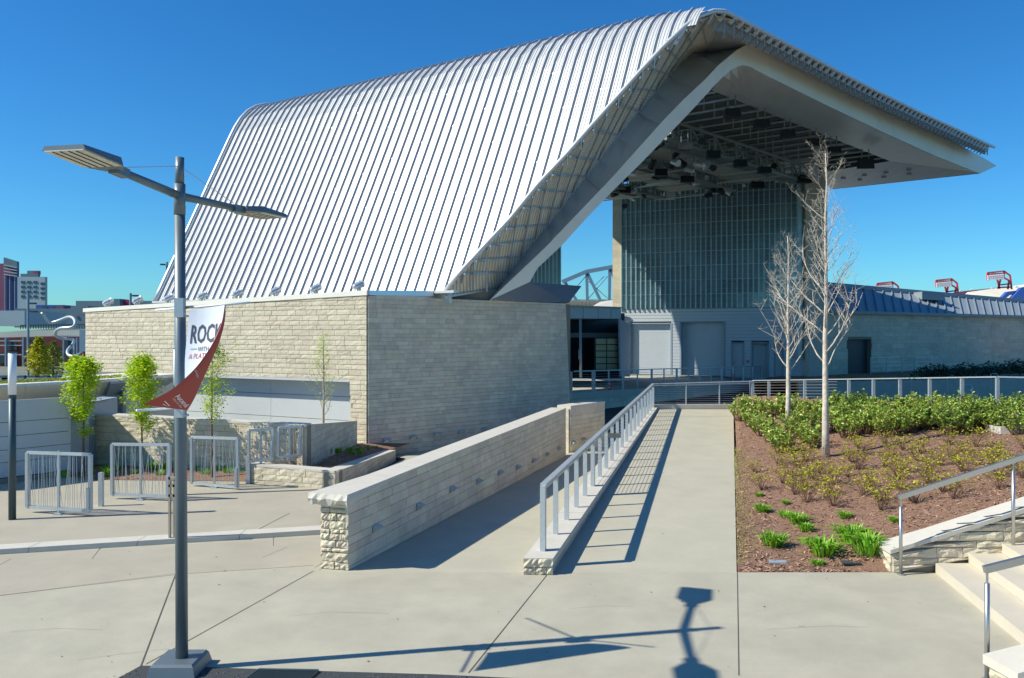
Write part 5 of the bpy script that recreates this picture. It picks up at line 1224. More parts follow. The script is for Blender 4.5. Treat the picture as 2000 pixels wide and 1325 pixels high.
lettering('A PLATINUM', wside, [(370, 692), (424, 688), (422, 698), (368, 702)], M['redink'])
for a, b in ((372, 385), (409, 420)):
    q = [tuple(wside(*atpx(wside, x, y), .004)) for x, y in ((a, 682.8), (b, 682.2), (b, 681.2), (a, 681.8))]; MB().add(q, [(0, 1, 2, 3)]).build('rule_line', M['ink'], br_)
lettering('Ascend', rside, [(350, 768), (370, 790), (362, 797), (342, 775)], M['whiteink'], bold=.02)
lettering('FEDERAL CREDIT UNION', rside, [(340, 777), (356, 795), (353.5, 797.5), (337.5, 779.5)], M['whiteink'])
lettering('ASCENDAMPHITHEATER.COM', rside, [(384, 722), (389, 738), (386, 739), (380, 724)], M['whiteink'])
for (a, b) in (((321, 784), (331, 794)), ((318, 790), (325, 799))): 
    q = [tuple(rside(*atpx(rside, x, y), .004)) for x, y in (a, b, (b[0] + 1.4, b[1] - 1.2), (a[0] + 1.4, a[1] - 1.2))]; MB().add(q, [(0, 1, 2, 3)]).build('stripe', M['whiteink'], br_)
# iron drain grate in the gravel strip
dg_ = thing('drain_grate', 'flat dark iron drain grate in the gravel strip right of the lamp base', 'drain grate', (-2.35, 7.95, .02))
g0, g1, g2, g3 = G(480, 1318, .02), G(600, 1318, .02), G(622, 1310, .02), G(505, 1308, .02)
g0.y -= .25; g1.y -= .25
for k in range(19):
    a, b = lerp(g3, g2, k / 18), lerp(g0, g1, k / 18); MB().bar(a, b, .012, .016).build('bar', M['pole2'], dg_)
MB().bar(g3, g2, .03, .018).build('frame_bar', M['pole2'], dg_)

# ================================================================== TREES
def branchtree(root, H, r0, seed, n, start, spread, up, sub=5, subl=.35, m1=None, leaf=None, lm=None, nleaf=0, lsize=.05, lean=0, twn=3, forks=0, envelope=None, trunk_name='trunk'):
    rr = random.Random(seed); o = origin(root); tips = []
    tk = MB(); pts = [o + V((lean * (k / 10) + rr.uniform(-.01, .01) * H * .3, rr.uniform(-.01, .01) * H * .3, H * k / 10)) for k in range(11)]; pts[0] = o - V((0, 0, .05))
    rads = [r0 * (1 - .93 * (k / 10) ** .75) + .004 for k in range(11)]; tk.tube(pts, rads, 9).build(trunk_name, m1 or M['bark'], root, smooth=True)
    tw = MB()
    for i in range(n):
        f = start + (1 - start) * ((i + rr.random()) / n) ** .85 * .97; p = lerp(pts[int(f * 10)], pts[min(10, int(f * 10) + 1)], f * 10 % 1)
        az = i * 2.4 + rr.uniform(-.5, .5); env = envelope(f) if envelope else (1 - f) ** .75
        L = spread * (env * rr.uniform(.75, 1.15) + .05); rb = max(.004, r0 * .34 * (1 - f) ** .8 * rr.uniform(.7, 1.1)); d = V((math.cos(az), math.sin(az), up * rr.uniform(.7, 1.1))).normalized()
        bp = [p]; dd = d.copy(); q = p.copy()
        for k in range(5):
            dd = (dd + V((rr.uniform(-.2, .2), rr.uniform(-.2, .2), rr.uniform(.02, .22)))).normalized(); q = q + dd * L / 5 * (1 + .0); bp.append(q.copy())
        tw.tube(bp, [rb * (1 - .8 * k / 5) for k in range(6)], 5); tips += bp[2:]
        for k in range(sub):
            s_ = rr.uniform(.25, .98) * 5; b0_ = lerp(bp[int(s_)], bp[min(5, int(s_) + 1)], s_ % 1); a2 = rr.uniform(0, 6.28)
            d2 = (dd * .9 + V((math.cos(a2), math.sin(a2), rr.uniform(-.1, .8))) * .8).normalized(); L2 = L * subl * rr.uniform(.5, 1.3)
            b1_ = b0_ + d2 * L2 * .5; d3 = (d2 + V((rr.uniform(-.3, .3), rr.uniform(-.3, .3), rr.uniform(0, .5)))).normalized(); b2_ = b1_ + d3 * L2 * .5
            tw.tube([b0_, b1_, b2_], [rb * .42, rb * .3, rb * .15], 4, False); tips += [b1_, b2_]
            for kk in range(twn):
                a3 = rr.uniform(0, 6.28); c0 = lerp(b0_, b2_, rr.uniform(.3, 1)); c1 = c0 + V((math.cos(a3), math.sin(a3), rr.uniform(0, 1.1))).normalized() * L2 * rr.uniform(.2, .5)
                tw.tube([c0, c1], [rb * .2 + .0012, .0015], 3, False); tips.append(c1)
    tw.build('branches', m1 or M['twig'], root, smooth=True)
    if nleaf:
        lf = MB()
        for k in range(nleaf):
            c = rr.choice(tips) + V((rr.gauss(0, 1), rr.gauss(0, 1), rr.gauss(0, 1))) * lsize * 1.05
            leafq(lf, c, lsize * rr.uniform(.6, 1.2), rr)
        lf.build('foliage', lm, root)
    return root
def leafq(mb, c, s_, rr, elong=1.0, upb=0):
    a = rr.uniform(0, 6.28); d = V((math.cos(a), math.sin(a), rr.uniform(-.5, .6) + upb)).normalized(); n = d.cross(V((rr.uniform(-1, 1), rr.uniform(-1, 1), 1))).normalized() * s_ * .42 / elong ; d = d * s_
    mid = c + d * .5; k = d.cross(n).normalized() * s_ * .12
    mb.add([c, mid - n - k, c + d, mid + n - k, mid], [(0, 1, 4), (1, 2, 4), (2, 3, 4), (3, 0, 4)])
q = onbed(1613, 893)
t = thing('bare_tree', 'taller leafless young tree with pale bark standing in the bark mulch', 'tree', q); branchtree(t, (893 - 300) / F * q.y, .086, 31, 44, .27, 1.5, 1.1, sub=5, subl=.42, m1=M['bark'], twn=3, envelope=lambda f: interp([(.27, 1.), (.5, .85), (.7, .6), (.85, .5), (1, .3)], f))
q = onbed(1539, 838)
t = thing('bare_tree', 'shorter leafless tree with pale bark rising out of the laurel hedge', 'tree', q); branchtree(t, (838 - 462) / F * q.y, .078, 37, 40, .28, 1.2, 1.15, sub=5, subl=.42, m1=M['bark'], twn=3, envelope=lambda f: interp([(.28, 1.), (.5, .95), (.7, .7), (.85, .4), (1, .15)], f))
def leafy(px, yb, ytop, label, seed, w_, start, nl, ls, n=26, H=None, z=UZ, r0=.028, up=1.2, envp=None, lm='leafY', m1='dtwig'):
    q = G(px, yb, z); H = (yb - ytop) / F * q.y; t = thing('young_tree', label, 'tree', q)
    env = envp or (lambda f: math.sin(math.pi * min(1, max(0, (f - start) / (1 - start))) ** .75) ** .7)
    branchtree(t, H, r0, seed, n, start, w_, up, sub=3, subl=.45, m1=M[m1], nleaf=nl, lm=M[lm], lsize=ls, twn=2, envelope=env); return t
leafy(163, 922, 712, 'young tree with a dense lime green crown, leftmost of the young trees', 41, .62, .34, 5200, .066, z=.15)
leafy(277, 924, 710, 'young lime green leafy tree just left of the lamp post', 42, .62, .35, 5000, .066, z=.15)
leafy(414, 930, 668, 'thinly leaved light green young tree right behind the banner', 43, .68, .33, 3000, .052, z=.15, up=1.5, lm='leafY')
leafy(632, 893, 655, 'nearly bare young tree with tiny new leaves in the stone planter', 44, .62, .30, 900, .035, n=30, z=.28, r0=.05, up=.9, m1='twig', envp=lambda f: interp([(.3, .9), (.55, .9), (.8, .45), (1, .15)], f))
# ground plants along the garden wall and in the planter
def tuftmesh(nm, m, n, h, sp, seed, wd_=.012, bend=.5):
    rr = random.Random(seed); mb = MB()
    for k in range(n):
        a = rr.uniform(0, 6.28); r = rr.uniform(0, sp * .4); c = V((math.cos(a) * r, math.sin(a) * r, 0)); o_ = V((math.cos(a), math.sin(a), 0)); L = h * rr.uniform(.6, 1.1); b_ = bend * rr.uniform(.3, 1.3)
        sd2 = V((-math.sin(a), math.cos(a), 0)) * wd_ * rr.uniform(.7, 1.2); m_ = c + o_ * L * b_ * .45 + V((0, 0, L * .6)); e = c + o_ * L * b_ * 1.1 + V((0, 0, L * rr.uniform(.7, 1)))
        mb.add([c - sd2 * .4, c + sd2 * .4, m_ + sd2, m_ - sd2, e], [(0, 1, 2, 3), (3, 2, 4)])
    return mb
rr = random.Random(50)
spots = [(152, 920), (176, 929), (204, 922), (212, 932), (228, 919), (262, 927), (296, 920), (311, 931), (322, 922), (387, 921), (402, 931), (431, 924), (447, 930), (462, 921), (473, 930), (82, 931), (108, 925), (126, 931)]
proto = None
for i, (px, py) in enumerate(spots):
    q = G(px, py, UZ + .02)
    lab = 'small green grassy clump at the foot of the left garden wall, %s planted' % (ORD[sorted(a for a, _ in spots).index(px)] + ' from the left')
    lab = lab.replace(' planted', '')
    if proto is None:
        proto = thing('grass_clump', lab, 'plant', q, 'grassy clumps along the garden wall'); mb = tuftmesh('blades', None, 60, .24, .25, 5)
        mb.v = [(a + q.x, b + q.y, c + q.z) for a, b, c in mb.v]; mb.build('blades', M['leafG'], proto)
    else: copy_tree(proto, q, rr.uniform(0, 6), rr.uniform(.6, 1.2), lab)
for i, (px, py) in enumerate([(541, 903), (560, 905), (583, 904), (616, 892), (641, 888), (661, 886), (684, 884), (700, 883), (706, 888), (720, 878), (692, 890), (735, 877)]):
    z = interp([(540, .36), (616, .3), (640, .27), (735, .0)], px); q = G(px, py, z); c = copy_tree(proto, q, rr.uniform(0, 6), rr.uniform(.45, .9), 'small grassy tuft on the bark in the stone planter, %s from the left' % ORD[i]); c['group'] = 'grass tufts in the stone planter'

# ================================================================== SHRUBS ON THE BANK
def laurel(seed):
    rr = random.Random(seed); lf = MB(); tw = MB()
    for k in range(26):
        a = rr.uniform(0, 6.28); r = rr.uniform(.05, 1) ** .6 * .42; h = (.62 - .30 * (r / .42) ** 2) * rr.uniform(.75, 1.12); tip = V((math.cos(a) * r, math.sin(a) * r, h)); b = V((tip.x * .3, tip.y * .3, .02))
        tw.tube([b, lerp(b, tip, .55) + V((0, 0, .06)), tip], [.008, .006, .003], 4, False)
        for j in range(19):
            f = rr.uniform(.25, 1); p = lerp(b, tip, f) + V((0, 0, .05 * math.sin(f * 3))); leafq(lf, p, rr.uniform(.055, .095), rr, 1.5, .5)
    return lf, tw
protos = []
def place(protos_, builders, names, mats_, q, rz, sc, label, cat, group, nm, var, zs_=1):
    key = (nm, var)
    if key not in protos_:
        t = thing(nm, label, cat, (0, 0, 0), group)
        for mb, n_, m_ in zip(builders(var), names, mats_): mb.build(n_, m_, t)
        protos_[key] = t; t.location = q; t.rotation_euler.z = rz; t.scale = (sc, sc, sc * zs_); return t
    t = copy_tree(protos_[key], q, rz, sc, label); t.scale = (sc, sc, sc * zs_); t['group'] = group; return t
PR = {}
rr = random.Random(60)
hedge = []
front = [(1446, 822), (1462, 833), (1478, 843), (1489, 852), (1500, 863), (1512, 874), (1524, 885), (1545, 845), (1560, 856), (1575, 866), (1588, 875), (1466, 812), (1490, 815), (1512, 818)]
backr = []
x = 1530
while x < 2010: backr.append((x, 815 + rr.uniform(-4, 5) + (x - 1530) * .012)); x += rr.uniform(15, 21)
mids = []
x = 1596
while x < 2010: mids.append((x, interp([(1596, 850), (1700, 848), (1850, 842), (2000, 846)], x) + rr.uniform(-9, 7))); x += rr.uniform(21, 30)
third = []
x = 1620
while x < 2000: third.append((x, 836 + rr.uniform(-4, 5))); x += rr.uniform(18, 26)
for grp, lst_, lab in (('laurels beside the path', front, 'glossy laurel shrub at the path end of the bed, %s along the row'), ('laurels in the back row', backr, 'glossy laurel shrub in the rear hedge row, %s from the path'), ('laurels in the front row', mids, 'glossy laurel shrub in the front hedge row, %s from the taller bare tree'), ('laurels in the middle row', third, 'glossy laurel shrub in the middle hedge row, %s from the taller bare tree')):
    for i, (px, py) in enumerate(lst_):
        q = onbed(px, py); sc = rr.uniform(.85, 1.15) * (1.0 if q.y > 20 else .95)
        num = ORD[i] if i < 20 else ORD[i - 20] + ' past the twentieth'
        if i >= 20: num = 'twenty' + '-' + ORD[i - 20]
        place(PR, lambda v: laurel(70 + v), ['foliage', 'stems'], [M['leafL'], M['dtwig']], q - V((0, 0, .03)), rr.uniform(0, 6), sc, lab % num, 'shrub', grp, 'laurel_shrub', i % 4, zs_=1.05)
def spirea(seed):
    rr = random.Random(seed); lf = MB(); tw = MB()
    for k in range(20):
        a = rr.uniform(0, 6.28); L = rr.uniform(.22, .46); sl = rr.uniform(.25, 1.0); tip = V((math.cos(a) * L * sl, math.sin(a) * L * sl, L * (1 - .35 * sl))); mid = tip * .5 + V((rr.uniform(-.03, .03), rr.uniform(-.03, .03), .03)); tw.tube([V((0, 0, -.02)), mid, tip], [.005, .0035, .002], 3, False)
        for j in range(3):
            c = lerp(mid, tip, rr.uniform(0, 1)); e = c + V((rr.uniform(-1, 1), rr.uniform(-1, 1), rr.uniform(.2, 1))).normalized() * .09; tw.tube([c, e], [.0025, .0015], 3, False)
            for jj in range(2): leafq(lf, e, rr.uniform(.022, .04), rr, 1.0, .4)
        for jj in range(4): leafq(lf, tip, rr.uniform(.022, .042), rr, 1.0, .4)
    return lf, tw
sp_ = []
tries = 0
while len(sp_) < 56 and tries < 4000:
    tries += 1; px = rr.uniform(1450, 2000); py = interp([(1450, 925), (1560, 905), (1650, 880), (2000, 880)], px) + rr.uniform(-12, 120) ** 1.0 if px < 1750 else rr.uniform(868, 985)
    lim = interp([(1450, 965), (1600, 985), (1700, 1010), (1800, 1015), (1850, 1005), (1950, 960), (2000, 935)], px)
    if py > lim: continue
    q = onbed(px, py)
    if all((q - b_).length > .52 for _, _, b_ in sp_): sp_.append((px, py, q))
sp_.sort(key=lambda a: (a[1]))
sp_ = [s_ for s_ in sp_ if not (abs(s_[0] - 1613) < 22 and s_[1] > 870 and s_[1] < 915)]
rows_ = [('rearmost', []), ('second', []), ('third', []), ('foremost', [])]
for i, a in enumerate(sp_): rows_[min(3, i * 4 // len(sp_))][1].append(a)
for rn_, lst_ in rows_:
    lst_.sort(key=lambda a: a[0])
    for i, (px, py, q) in enumerate(lst_):
        place(PR, lambda v: spirea(90 + v), ['foliage', 'stems'], [M['leafS'], M['dtwig']], q, rr.uniform(0, 6), rr.uniform(.75, 1.2), 'twiggy bush with tiny yellow leaves, %s from the path in the %s row' % (ORD[min(i, 19)], rn_), 'shrub', 'twiggy yellow leaved bushes, %s row' % rn_, 'twiggy_bush', i % 5)
def perennial(seed):
    rr = random.Random(seed); mb = MB()
    for k in range(150):
        a = rr.uniform(0, 6.28); r = rr.uniform(0, .16); c = V((math.cos(a) * r, math.sin(a) * r, 0)); o_ = V((math.cos(a + rr.uniform(-.4, .4)), math.sin(a + rr.uniform(-.4, .4)), 0)); L = rr.uniform(.14, .30); b_ = rr.uniform(.2, 1.0); sd2 = V((-o_.y, o_.x, 0)) * rr.uniform(.011, .02)
        m_ = c + o_ * L * b_ * .5 + V((0, 0, L * .65)); e = c + o_ * L * b_ * 1.15 + V((0, 0, L * (1.05 - .5 * b_))); k_ = V((0, 0, -.008))
        mb.add([c - sd2 * .3, c + sd2 * .3, m_ + sd2, m_ - sd2, e, m_ + k_], [(0, 1, 2, 5), (0, 5, 3), (3, 5, 4), (5, 2, 4)])
    return (mb,)
for i, (px, py, sc, lab) in enumerate([(1489, 1000, .62, 'small bright green leafy clump nearest the path, upper one'), (1511, 1067, .95, 'bright green leafy clump nearest the path, lower one'), (1556, 1022, .78, 'bright green leafy clump, the rounded one in the middle of the group'), (1534, 1010, .5, 'tiny bright green clump touching the rounded middle one on its left'), (1574, 1038, .6, 'small bright green clump just below the rounded middle one'), (1606, 1083, 1.15, 'large bright green leafy clump lowest in the bed'), (1660, 1058, 1.15, 'large bright green clump behind the biggest one by the steps'), (1697, 1082, 1.35, 'biggest bright green leafy clump close to the stone cheek wall'), (1650, 1012, .5, 'small bright green clump above the two big ones'), (1482, 970, .35, 'little pale green tuft alone by the path'), (1534, 985, .35, 'little pale green tuft alone right of the path clumps'), (1746, 1020, .4, 'little green tuft left of the handrail post'), (1597, 1105, .4, 'thin pale green tuft at the front of the lowest clump')]):
    q = onbed(px, py); place(PR, lambda v: perennial(110 + v), ['leaves'], [M['leafG']], q, rr.uniform(0, 6), sc, lab, 'plant', 'bright green clumps in the mulch', 'leafy_plant', i % 3)
for i, (px, py) in enumerate([(1518, 1099), (1660, 1100)]):
    q = onbed(px, py); tag(MB().prism([(q.x - .14, q.y - .07), (q.x + .13, q.y - .08), (q.x + .15, q.y + .06), (q.x - .1, q.y + .08)], q.z, q.z + .02).build('flat_stone', M['asph'] if i else M['panel2'], None), ['flat pale grey cover plate in the mulch, left one', 'flat dark cover plate in the mulch, right one near the cheek wall'][i], 'cover plate')
q = onbed(1985, 845); tag(MB().prism([(q.x - .35, q.y), (q.x + .6, q.y - .1), (q.x + .6, q.y + .5), (q.x - .35, q.y + .6)], q.z - .2, q.z + .12).build('stone_block', M['coping'], None), 'pale stone block lying among the laurels at the right edge', 'stone block')
# dark planting in front of the right hand building
rr = random.Random(77)
def dark(seed):
    rr = random.Random(seed); mb = MB()
    for k in range(260):
        a = rr.uniform(0, 6.28); r = rr.uniform(0, 1) ** .5; h = rr.uniform(0, 1) * (1 - r * r) ** .5; leafq(mb, V((math.cos(a) * r * .75, math.sin(a) * r * .6, .1 + h * .85)), rr.uniform(.12, .22), rr, 1.2, .3)
    return (mb,)
i = 0; x = 1800
while x < 2010:
    Y = rr.uniform(53, 56); q = P(x, interp([(1800, 742), (2000, 733)], x), Y)
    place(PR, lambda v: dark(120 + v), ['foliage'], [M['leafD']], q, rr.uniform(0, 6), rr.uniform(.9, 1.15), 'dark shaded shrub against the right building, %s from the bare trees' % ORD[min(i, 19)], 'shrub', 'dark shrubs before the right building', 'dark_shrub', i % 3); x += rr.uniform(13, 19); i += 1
for i, px in enumerate([1642, 1662, 1690, 1718, 1745, 1768, 1788]):
    q = P(px, 743 - (px % 5) * .6, 51.5); place(PR, lambda v: dark(125 + v), ['foliage'], [M['sedum']], q, rr.uniform(0, 6), .32, 'pale low plant on the dark bank, %s from the bare trees' % ORD[i], 'plant', 'pale low plants on the dark bank', 'low_plant', i % 2)

# ================================================================== FAR THINGS
br = thing('truss_bridge', 'distant blue grey steel truss bridge seen through the gap under the canopy leg', 'bridge', P(1150, 590, 150)); Yb = 150
def B_(px, py, dy=0): return P(px, py, Yb + dy)
for dy in (0, 9):
    for a, b in (((1098, 551), (1145, 531)), ((1145, 531), (1200, 521))): MB().bar(B_(*a, dy), B_(*b, dy), .7, .7).build('top_chord', M['bridge'], br)
    for a, b in (((1146, 531), (1147, 590)), ((1191, 524), (1190, 590)), ((1148, 535), (1174, 590)), ((1100, 546), (1128, 590)), ((1193, 526), (1206, 560))): MB().bar(B_(*a, dy), B_(*b, dy), .5, .5).build('strut', M['bridge'], br)
    for a, b in (((1147, 586), (1187, 540)), ((1150, 550), (1190, 586)), ((1105, 586), (1144, 540)), ((1098, 586), (1200, 586)), ((1110, 590), (1130, 560)), ((1160, 560), (1180, 540))): MB().bar(B_(*a, dy), B_(*b, dy), .14, .14).build('tie_rod', M['galv'], br)
for x in range(1100, 1200, 8): MB().bar(B_(x, interp([(1098, 551), (1145, 531), (1200, 521)], x)), B_(x + 3, interp([(1098, 549), (1145, 529), (1200, 520)], x), 9), .12, .12).build('cross_brace', M['galv'], br)
MB().slab([P(1098, 605, 140), P(1200, 605, 140), P(1200, 587, 140), P(1098, 587, 140)], (0, 3, 0)).build('deck_girder', M['wood'], br)
for k in range(9): MB().bar(P(1104 + k * 8, 601, 139.5), P(1104 + k * 8, 591, 139.5), .35, .3).build('girder_rib', M['mortar'], br)
MB().slab([P(1150, 603, 100), P(1199, 603, 100), P(1199, 586, 110), P(1172, 590, 110)], (0, .5, 0)).build('side_span', M['coping'], br)
# stadium
sd = thing('stadium_stand', 'far stadium seating bowl with blue and pale stands at the right edge', 'stadium', P(1950, 590, 320))
MB().slab([P(1840, 590, 330), P(2100, 640, 300), P(2100, 546, 330), P(2000, 556, 335), P(1890, 571, 340), P(1850, 577, 345)], (0, 6, 0)).build('lower_stand', M['standc'], sd)
MB().slab([P(1960, 600, 325), P(1985, 600, 325), P(2030, 556, 325), P(1995, 562, 325)], (0, 2, 0)).build('blue_seats', M['seatblue'], sd)
MB().slab([P(1940, 600, 326), P(1954, 590, 326), P(1985, 568, 326), P(1968, 570, 326)], (0, 2, 0)).build('blue_seats', M['seatblue'], sd)
MB().slab([P(1840, 582, 328), P(1870, 582, 328), P(1876, 575, 328), P(1850, 577, 328)], (0, 2, 0)).build('blue_seats', M['seatblue'], sd)
MB().slab([P(1846, 580, 340), P(2100, 556, 340), P(2100, 546, 340), P(1872, 570, 340), P(1848, 576, 340)], (0, 2, 0)).build('rim_banner', M['tower'], sd)
for k, px in enumerate((1877, 1899, 1938, 1986)): MB().slab([P(px - 4, 570 - k * 2.6, 326), P(px + 4, 570 - k * 2.6, 326), P(px, 566 - k * 2.6, 326)], (0, .2, 0)).build('pennant', M['whiteink'], sd)
for (cx, cy, s_, lab) in ((1733, 566, 1., 'red floodlight gantry half hidden behind the long roof, left of three'), (1848, 560, 1., 'red stadium floodlight gantry in the middle of three'), (1950, 546, 1.08, 'red stadium floodlight gantry at the right, highest of three')):
    Y = 330; t = thing('floodlight_gantry', lab, 'floodlight', P(cx, cy + 15, Y), 'stadium floodlight gantries')
    def g(dx, dy, dz=0): return P(cx + dx * s_, cy + dy * s_, Y + dz)
    for a, b in (((-20, -12), (10, -15)), ((-20, -12), (-20, 1)), ((10, -15), (10, -3)), ((-20, 1), (10, -3)), ((-20, -7), (10, -10)), ((-20, -3), (10, -6)), ((10, -15), (21, -7)), ((10, -3), (19, 2)), ((21, -7), (24, 18)), ((19, 2), (17, 18)), ((-2, 0), (2, 17)), ((4, 0), (-1, 17)), ((2, 10), (20, 8)), ((-1, 15), (22, 14))):
        MB().bar(g(*a), g(*b), .55, .55).build('lattice_bar', M['redsteel'], t); 
    for k in range(7):
        MB().bar(g(-18 + k * 4.5, -12), g(-15 + k * 4.5, 0), .25, .25).build('lattice_bar', M['redsteel'], t); MB().bar(g(-15 + k * 4.5, -12), g(-18 + k * 4.5, -2), .25, .25).build('lattice_bar', M['redsteel'], t)
    for r in range(3):
        for k in range(8): MB().obox(g(-18 + k * 3.8, -6 + r * 3.2 - k * .35, -1), (.3, 0, 0), (0, .2, 0), (0, 0, .28)).build('lamp', M['frost'], t)
# downtown on the left
def block(label, x0, x1, yt, yb, Y, m, cat='building', roof=None, depth=14, wins=None, side=None, name='city_building'):
    t = thing(name, label, cat, P((x0 + x1) / 2, yb, Y))
    MB().slab([P(x0, yb, Y), P(x1, yb, Y), P(x1, yt, Y), P(x0, yt, Y)], (0, depth, 0)).build('wall', M[m], t)
    if wins:
        for (wx, wy, ww, wh) in wins: MB().slab([P(wx, wy + wh, Y - .15), P(wx + ww, wy + wh, Y - .15), P(wx + ww, wy, Y - .15), P(wx, wy, Y - .15)], (0, .1, 0)).build('window', M['win'], t)
    return t
t = block('tall plum red tower with vertical ribs at the left edge of the skyline', -20, 33, 515, 612, 320, 'tower', depth=1.5)
for k in range(8): MB().slab([P(9 + k * 3.1, 610, 319), P(10 + k * 3.1, 610, 319), P(10 + k * 3.1, 540, 319), P(9 + k * 3.1, 536, 319)], (0, .6, 0)).build('rib', M['cityb'] if k % 3 else M['tower2'], t)
MB().slab([P(7, 519, 319), P(33, 526, 319), P(33, 511, 319), P(7, 503, 319)], (0, 1.5, 0)).build('crown', M['city'], t)
for r in range(4): MB().slab([P(7, 519 + r * 6, 318.5), P(32.5, 524 + r * 5.6, 318.5), P(32.5, 522 + r * 5.6, 318.5), P(7, 517 + r * 6, 318.5)], (0, .4, 0)).build('band', M['tower2'], t)
wins = [(41 + c * 12 + k * 4.4, 549 + r * 9.3, 3, 5) for r in range(4) for c in range(3) for k in range(2)] + [(79 + k * 2.6, 552 + r * 9.3, 1.6, 4.6) for r in range(4) for k in range(4)]
t = block('pale square office tower with dark windows and a stepped penthouse', 34, 88, 541, 612, 300, 'tower2', depth=1.5, wins=wins)
MB().slab([P(40, 542, 303), P(74, 542, 303), P(74, 535, 303), P(40, 535, 303)], (0, 1.5, 0)).build('penthouse', M['city'], t)
MB().slab([P(53, 536, 304), P(75, 536, 304), P(75, 529, 304), P(53, 529, 304)], (0, 1.5, 0)).build('penthouse', M['city'], t)
MB().slab([P(65, 535, 303), P(74, 535, 303), P(74, 530, 303), P(65, 530, 303)], (0, .4, 0)).build('roof_sign', M['cityr'], t)
block('low blue painted warehouse front below the pale office tower', 70, 122, 596, 612, 250, 'cityb', wins=[(83, 599, 9, 8), (103, 599, 7, 8)])
block('low teal flat roofed block below the towers', 28, 170, 603, 640, 240, 'city', wins=[(62, 616, 12, 8), (47, 616, 5, 10), (150, 618, 4, 5)])
block('small reddish shop block right of the blue warehouse', 110, 124, 598, 612, 246, 'tower')
block('pale lilac grey long shed wall at the left edge', -20, 48, 607, 637, 150, 'tower2')
block('grey green long roofline behind the parapet floodlights', 148, 306, 588, 612, 230, 'city', depth=20)
block('small magenta roof box on the skyline behind the parapet', 234, 252, 586, 598, 228, 'cityr', depth=5)
block('dark grey tower stump on the skyline behind the parapet', 222, 234, 584, 598, 226, 'city', depth=5)
block('low teal block next to the left end of the stone parapet', 138, 172, 598, 616, 200, 'city')
t = block('red brick hall with pale columns and blue framed windows behind the sedum roof', -20, 172, 658, 742, 110, 'brick', wins=[(14, 668, 18, 6), (13, 678, 20, 6), (-4, 690, 36, 20), (58, 662, 14, 8), (122, 665, 20, 26), (60, 676, 10, 6)], name='brick_hall')
for px in (9, 43, 148, 122): MB().slab([P(px, 742, 109), P(px + 3, 742, 109), P(px + 3, 660, 109), P(px, 660, 109)], (0, .4, 0)).build('column', M['bridge'], t)
for py in (665, 674, 692): MB().slab([P(-4, py + 2, 109.2), P(42, py + 2, 109.2), P(42, py, 109.2), P(-4, py, 109.2)], (0, .3, 0)).build('window_bar', M['tower2'], t)
t = thing('elevated_walkway', 'pale curved elevated road deck crossing in front of the brick hall', 'bridge', P(80, 660, 100))
pts = [(-25, 651, 660), (60, 645, 658), (120, 641, 656), (172, 640, 656)]
for (a, ya, yb), (b, yc, yd) in zip(pts, pts[1:]):
    MB().slab([P(a, yb, 100), P(b, yd, 100), P(b, yc, 100), P(a, ya, 100)], (0, 5, 0)).build('deck_beam', M['standc'], t)
for k in range(26): MB().bar(P(40 + k * 5, 643, 100), P(40 + k * 5, 636, 100), .08, .08).build('railing_bar', M['dark'], t)
MB().bar(P(40, 636, 100), P(170, 634, 100), .12, .12).build('hand_rail', M['dark'], t)
MB().slab([P(155, 742, 99), P(168, 742, 99), P(168, 645, 99), P(155, 645, 99)], (0, 2, 0)).build('pier', M['bridge'], t)
sn = thing('ribbon_sculpture', 'huge pale winding ribbon sculpture beside the stone building', 'sculpture', P(130, 720, 80))
path_ = [(82, 611), (86, 618), (94, 630), (100, 632), (115, 627), (128, 621), (137, 618), (145, 622), (148, 630), (146, 638), (138, 641), (125, 640), (114, 642), (107, 648), (108, 657), (116, 661), (130, 662), (144, 662), (146, 668), (140, 676), (133, 682), (130, 690), (135, 696), (145, 697), (155, 693), (163, 688)]
sm = []
for i in range(len(path_) - 1):
    for k in range(4): sm.append(lerp(V(path_[i]), V(path_[i + 1]), k / 4))
sm2 = [sum((sm[max(0, min(len(sm) - 1, i + k))] for k in range(-3, 4)), V((0, 0))) / 7 for i in range(len(sm))]
MB().tube([P(q.x, q.y, 80 + 1.5 * math.sin(i * .12)) for i, q in enumerate(sm2)], .15, 8).build('ribbon', M['galv'], sn, smooth=True)
MB().bar(P(144, 740, 80), P(144, 662, 80), .12, .12).build('support', M['galv'], sn)
for (px, yt_, yb_, Y, arm, lab) in ((55, 573, 740, 60, 10, 'tall slim street light pole among the trees on the far left'), (255, 573, 600, 60, 10, 'distant street light top rising behind the parapet'), (326, 512, 545, 70, -8, 'distant street light top beside the left verge of the white roof')):
    b = P(px, yb_, Y); t = thing('distant_street_light', lab, 'street lamp', b); MB().tube([b, P(px, yt_, Y)], .09, 8).build('pole', M['bridge'], t)
    yy = yt_ + (5 if px > 100 else 20); MB().bar(P(px, yy, Y), P(px + arm * .6, yy, Y), .08, .08).build('arm', M['bridge'], t); MB().obox(P(px + arm, yy, Y), (.18, 0, 0), (0, .15, 0), (0, 0, .06)).build('lamp_head', M['dark'], t)
    if px < 100: MB().bar(P(px, 608, Y), P(px + 12, 608, Y), .08, .08).build('arm', M['bridge'], t); MB().obox(P(px + 12, 609, Y), (.2, 0, 0), (0, .15, 0), (0, 0, .06)).build('lamp_head', M['dark'], t)
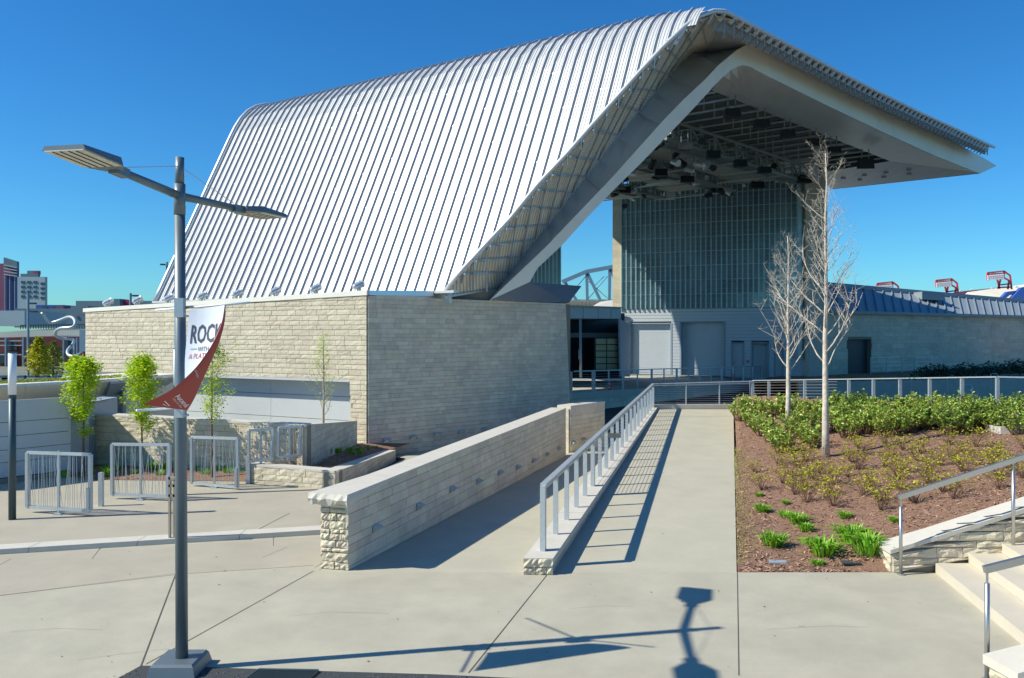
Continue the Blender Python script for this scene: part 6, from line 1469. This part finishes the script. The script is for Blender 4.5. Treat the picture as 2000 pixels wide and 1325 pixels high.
def fartree(px, yb, yt, Y, w_, label, lm, seed, n=1500):
    b = P(px, yb, Y); H = (yb - yt) / F * Y; t = thing('leafy_tree', label, 'tree', b); rr = random.Random(seed); W = w_ / F * Y / 2
    MB().tube([b, b + V((0, 0, H * .9))], [.12, .03], 6).build('trunk', M['dtwig'], t)
    mb = MB()
    for k in range(n):
        h = rr.uniform(.12, 1); r = W * (1 - ((h - .3) / .72) ** 2 if h > .3 else .75 + h * .8) * rr.uniform(.2, 1) ** .5; a = rr.uniform(0, 6.28); cl = 1 + .25 * math.sin(h * 40 + a * 3)
        leafq(mb, b + V((math.cos(a) * r * cl, math.sin(a) * r * cl, H * h)), rr.uniform(.14, .3), rr, 1.3, 0)
    mb.build('crown', lm, t); return t
fartree(76, 742, 660, 60, 42, 'fresh green leafy tree in front of the brick hall', M['leafS'], 3)
fartree(104, 742, 668, 66, 44, 'thin brownish green tree right of the fresh green one', M['sedum'], 4, 1000)
fartree(147, 742, 695, 50, 12, 'small green shrub like tree under the ribbon sculpture', M['leafY'], 5, 350)
fartree(162, 742, 688, 70, 14, 'pinkish blossoming shrub beside the stone building edge', mat('blossom', (.35, .18, .15), .8, isl=.4), 6, 500)
rr = random.Random(88)
for i, px in enumerate([6, 20, 42, 64, 88, 112]):
    b = P(px, 742, 52); t = thing('parked_car', 'small parked car roof showing above the green roof, %s from the left' % ORD[i], 'car', b, 'parked cars beyond the green roof')
    w_ = .42; MB().hexa([b + V((-w_, -.2, 0)), b + V((w_, -.2, 0)), b + V((w_, .3, 0)), b + V((-w_, .3, 0))], [b + V((-w_, -.2, .14)), b + V((w_, -.2, .14)), b + V((w_, .3, .14)), b + V((-w_, .3, .14))]).build('body', M['carw'] if i % 2 else M['bridge'], t)
    MB().hexa([b + V((-w_ * .7, -.18, .14)), b + V((w_ * .7, -.18, .14)), b + V((w_ * .7, .28, .14)), b + V((-w_ * .7, .28, .14))], [b + V((-w_ * .4, -.1, .27)), b + V((w_ * .4, -.1, .27)), b + V((w_ * .4, .2, .27)), b + V((-w_ * .4, .2, .27))]).build('windows', M['win'], t)
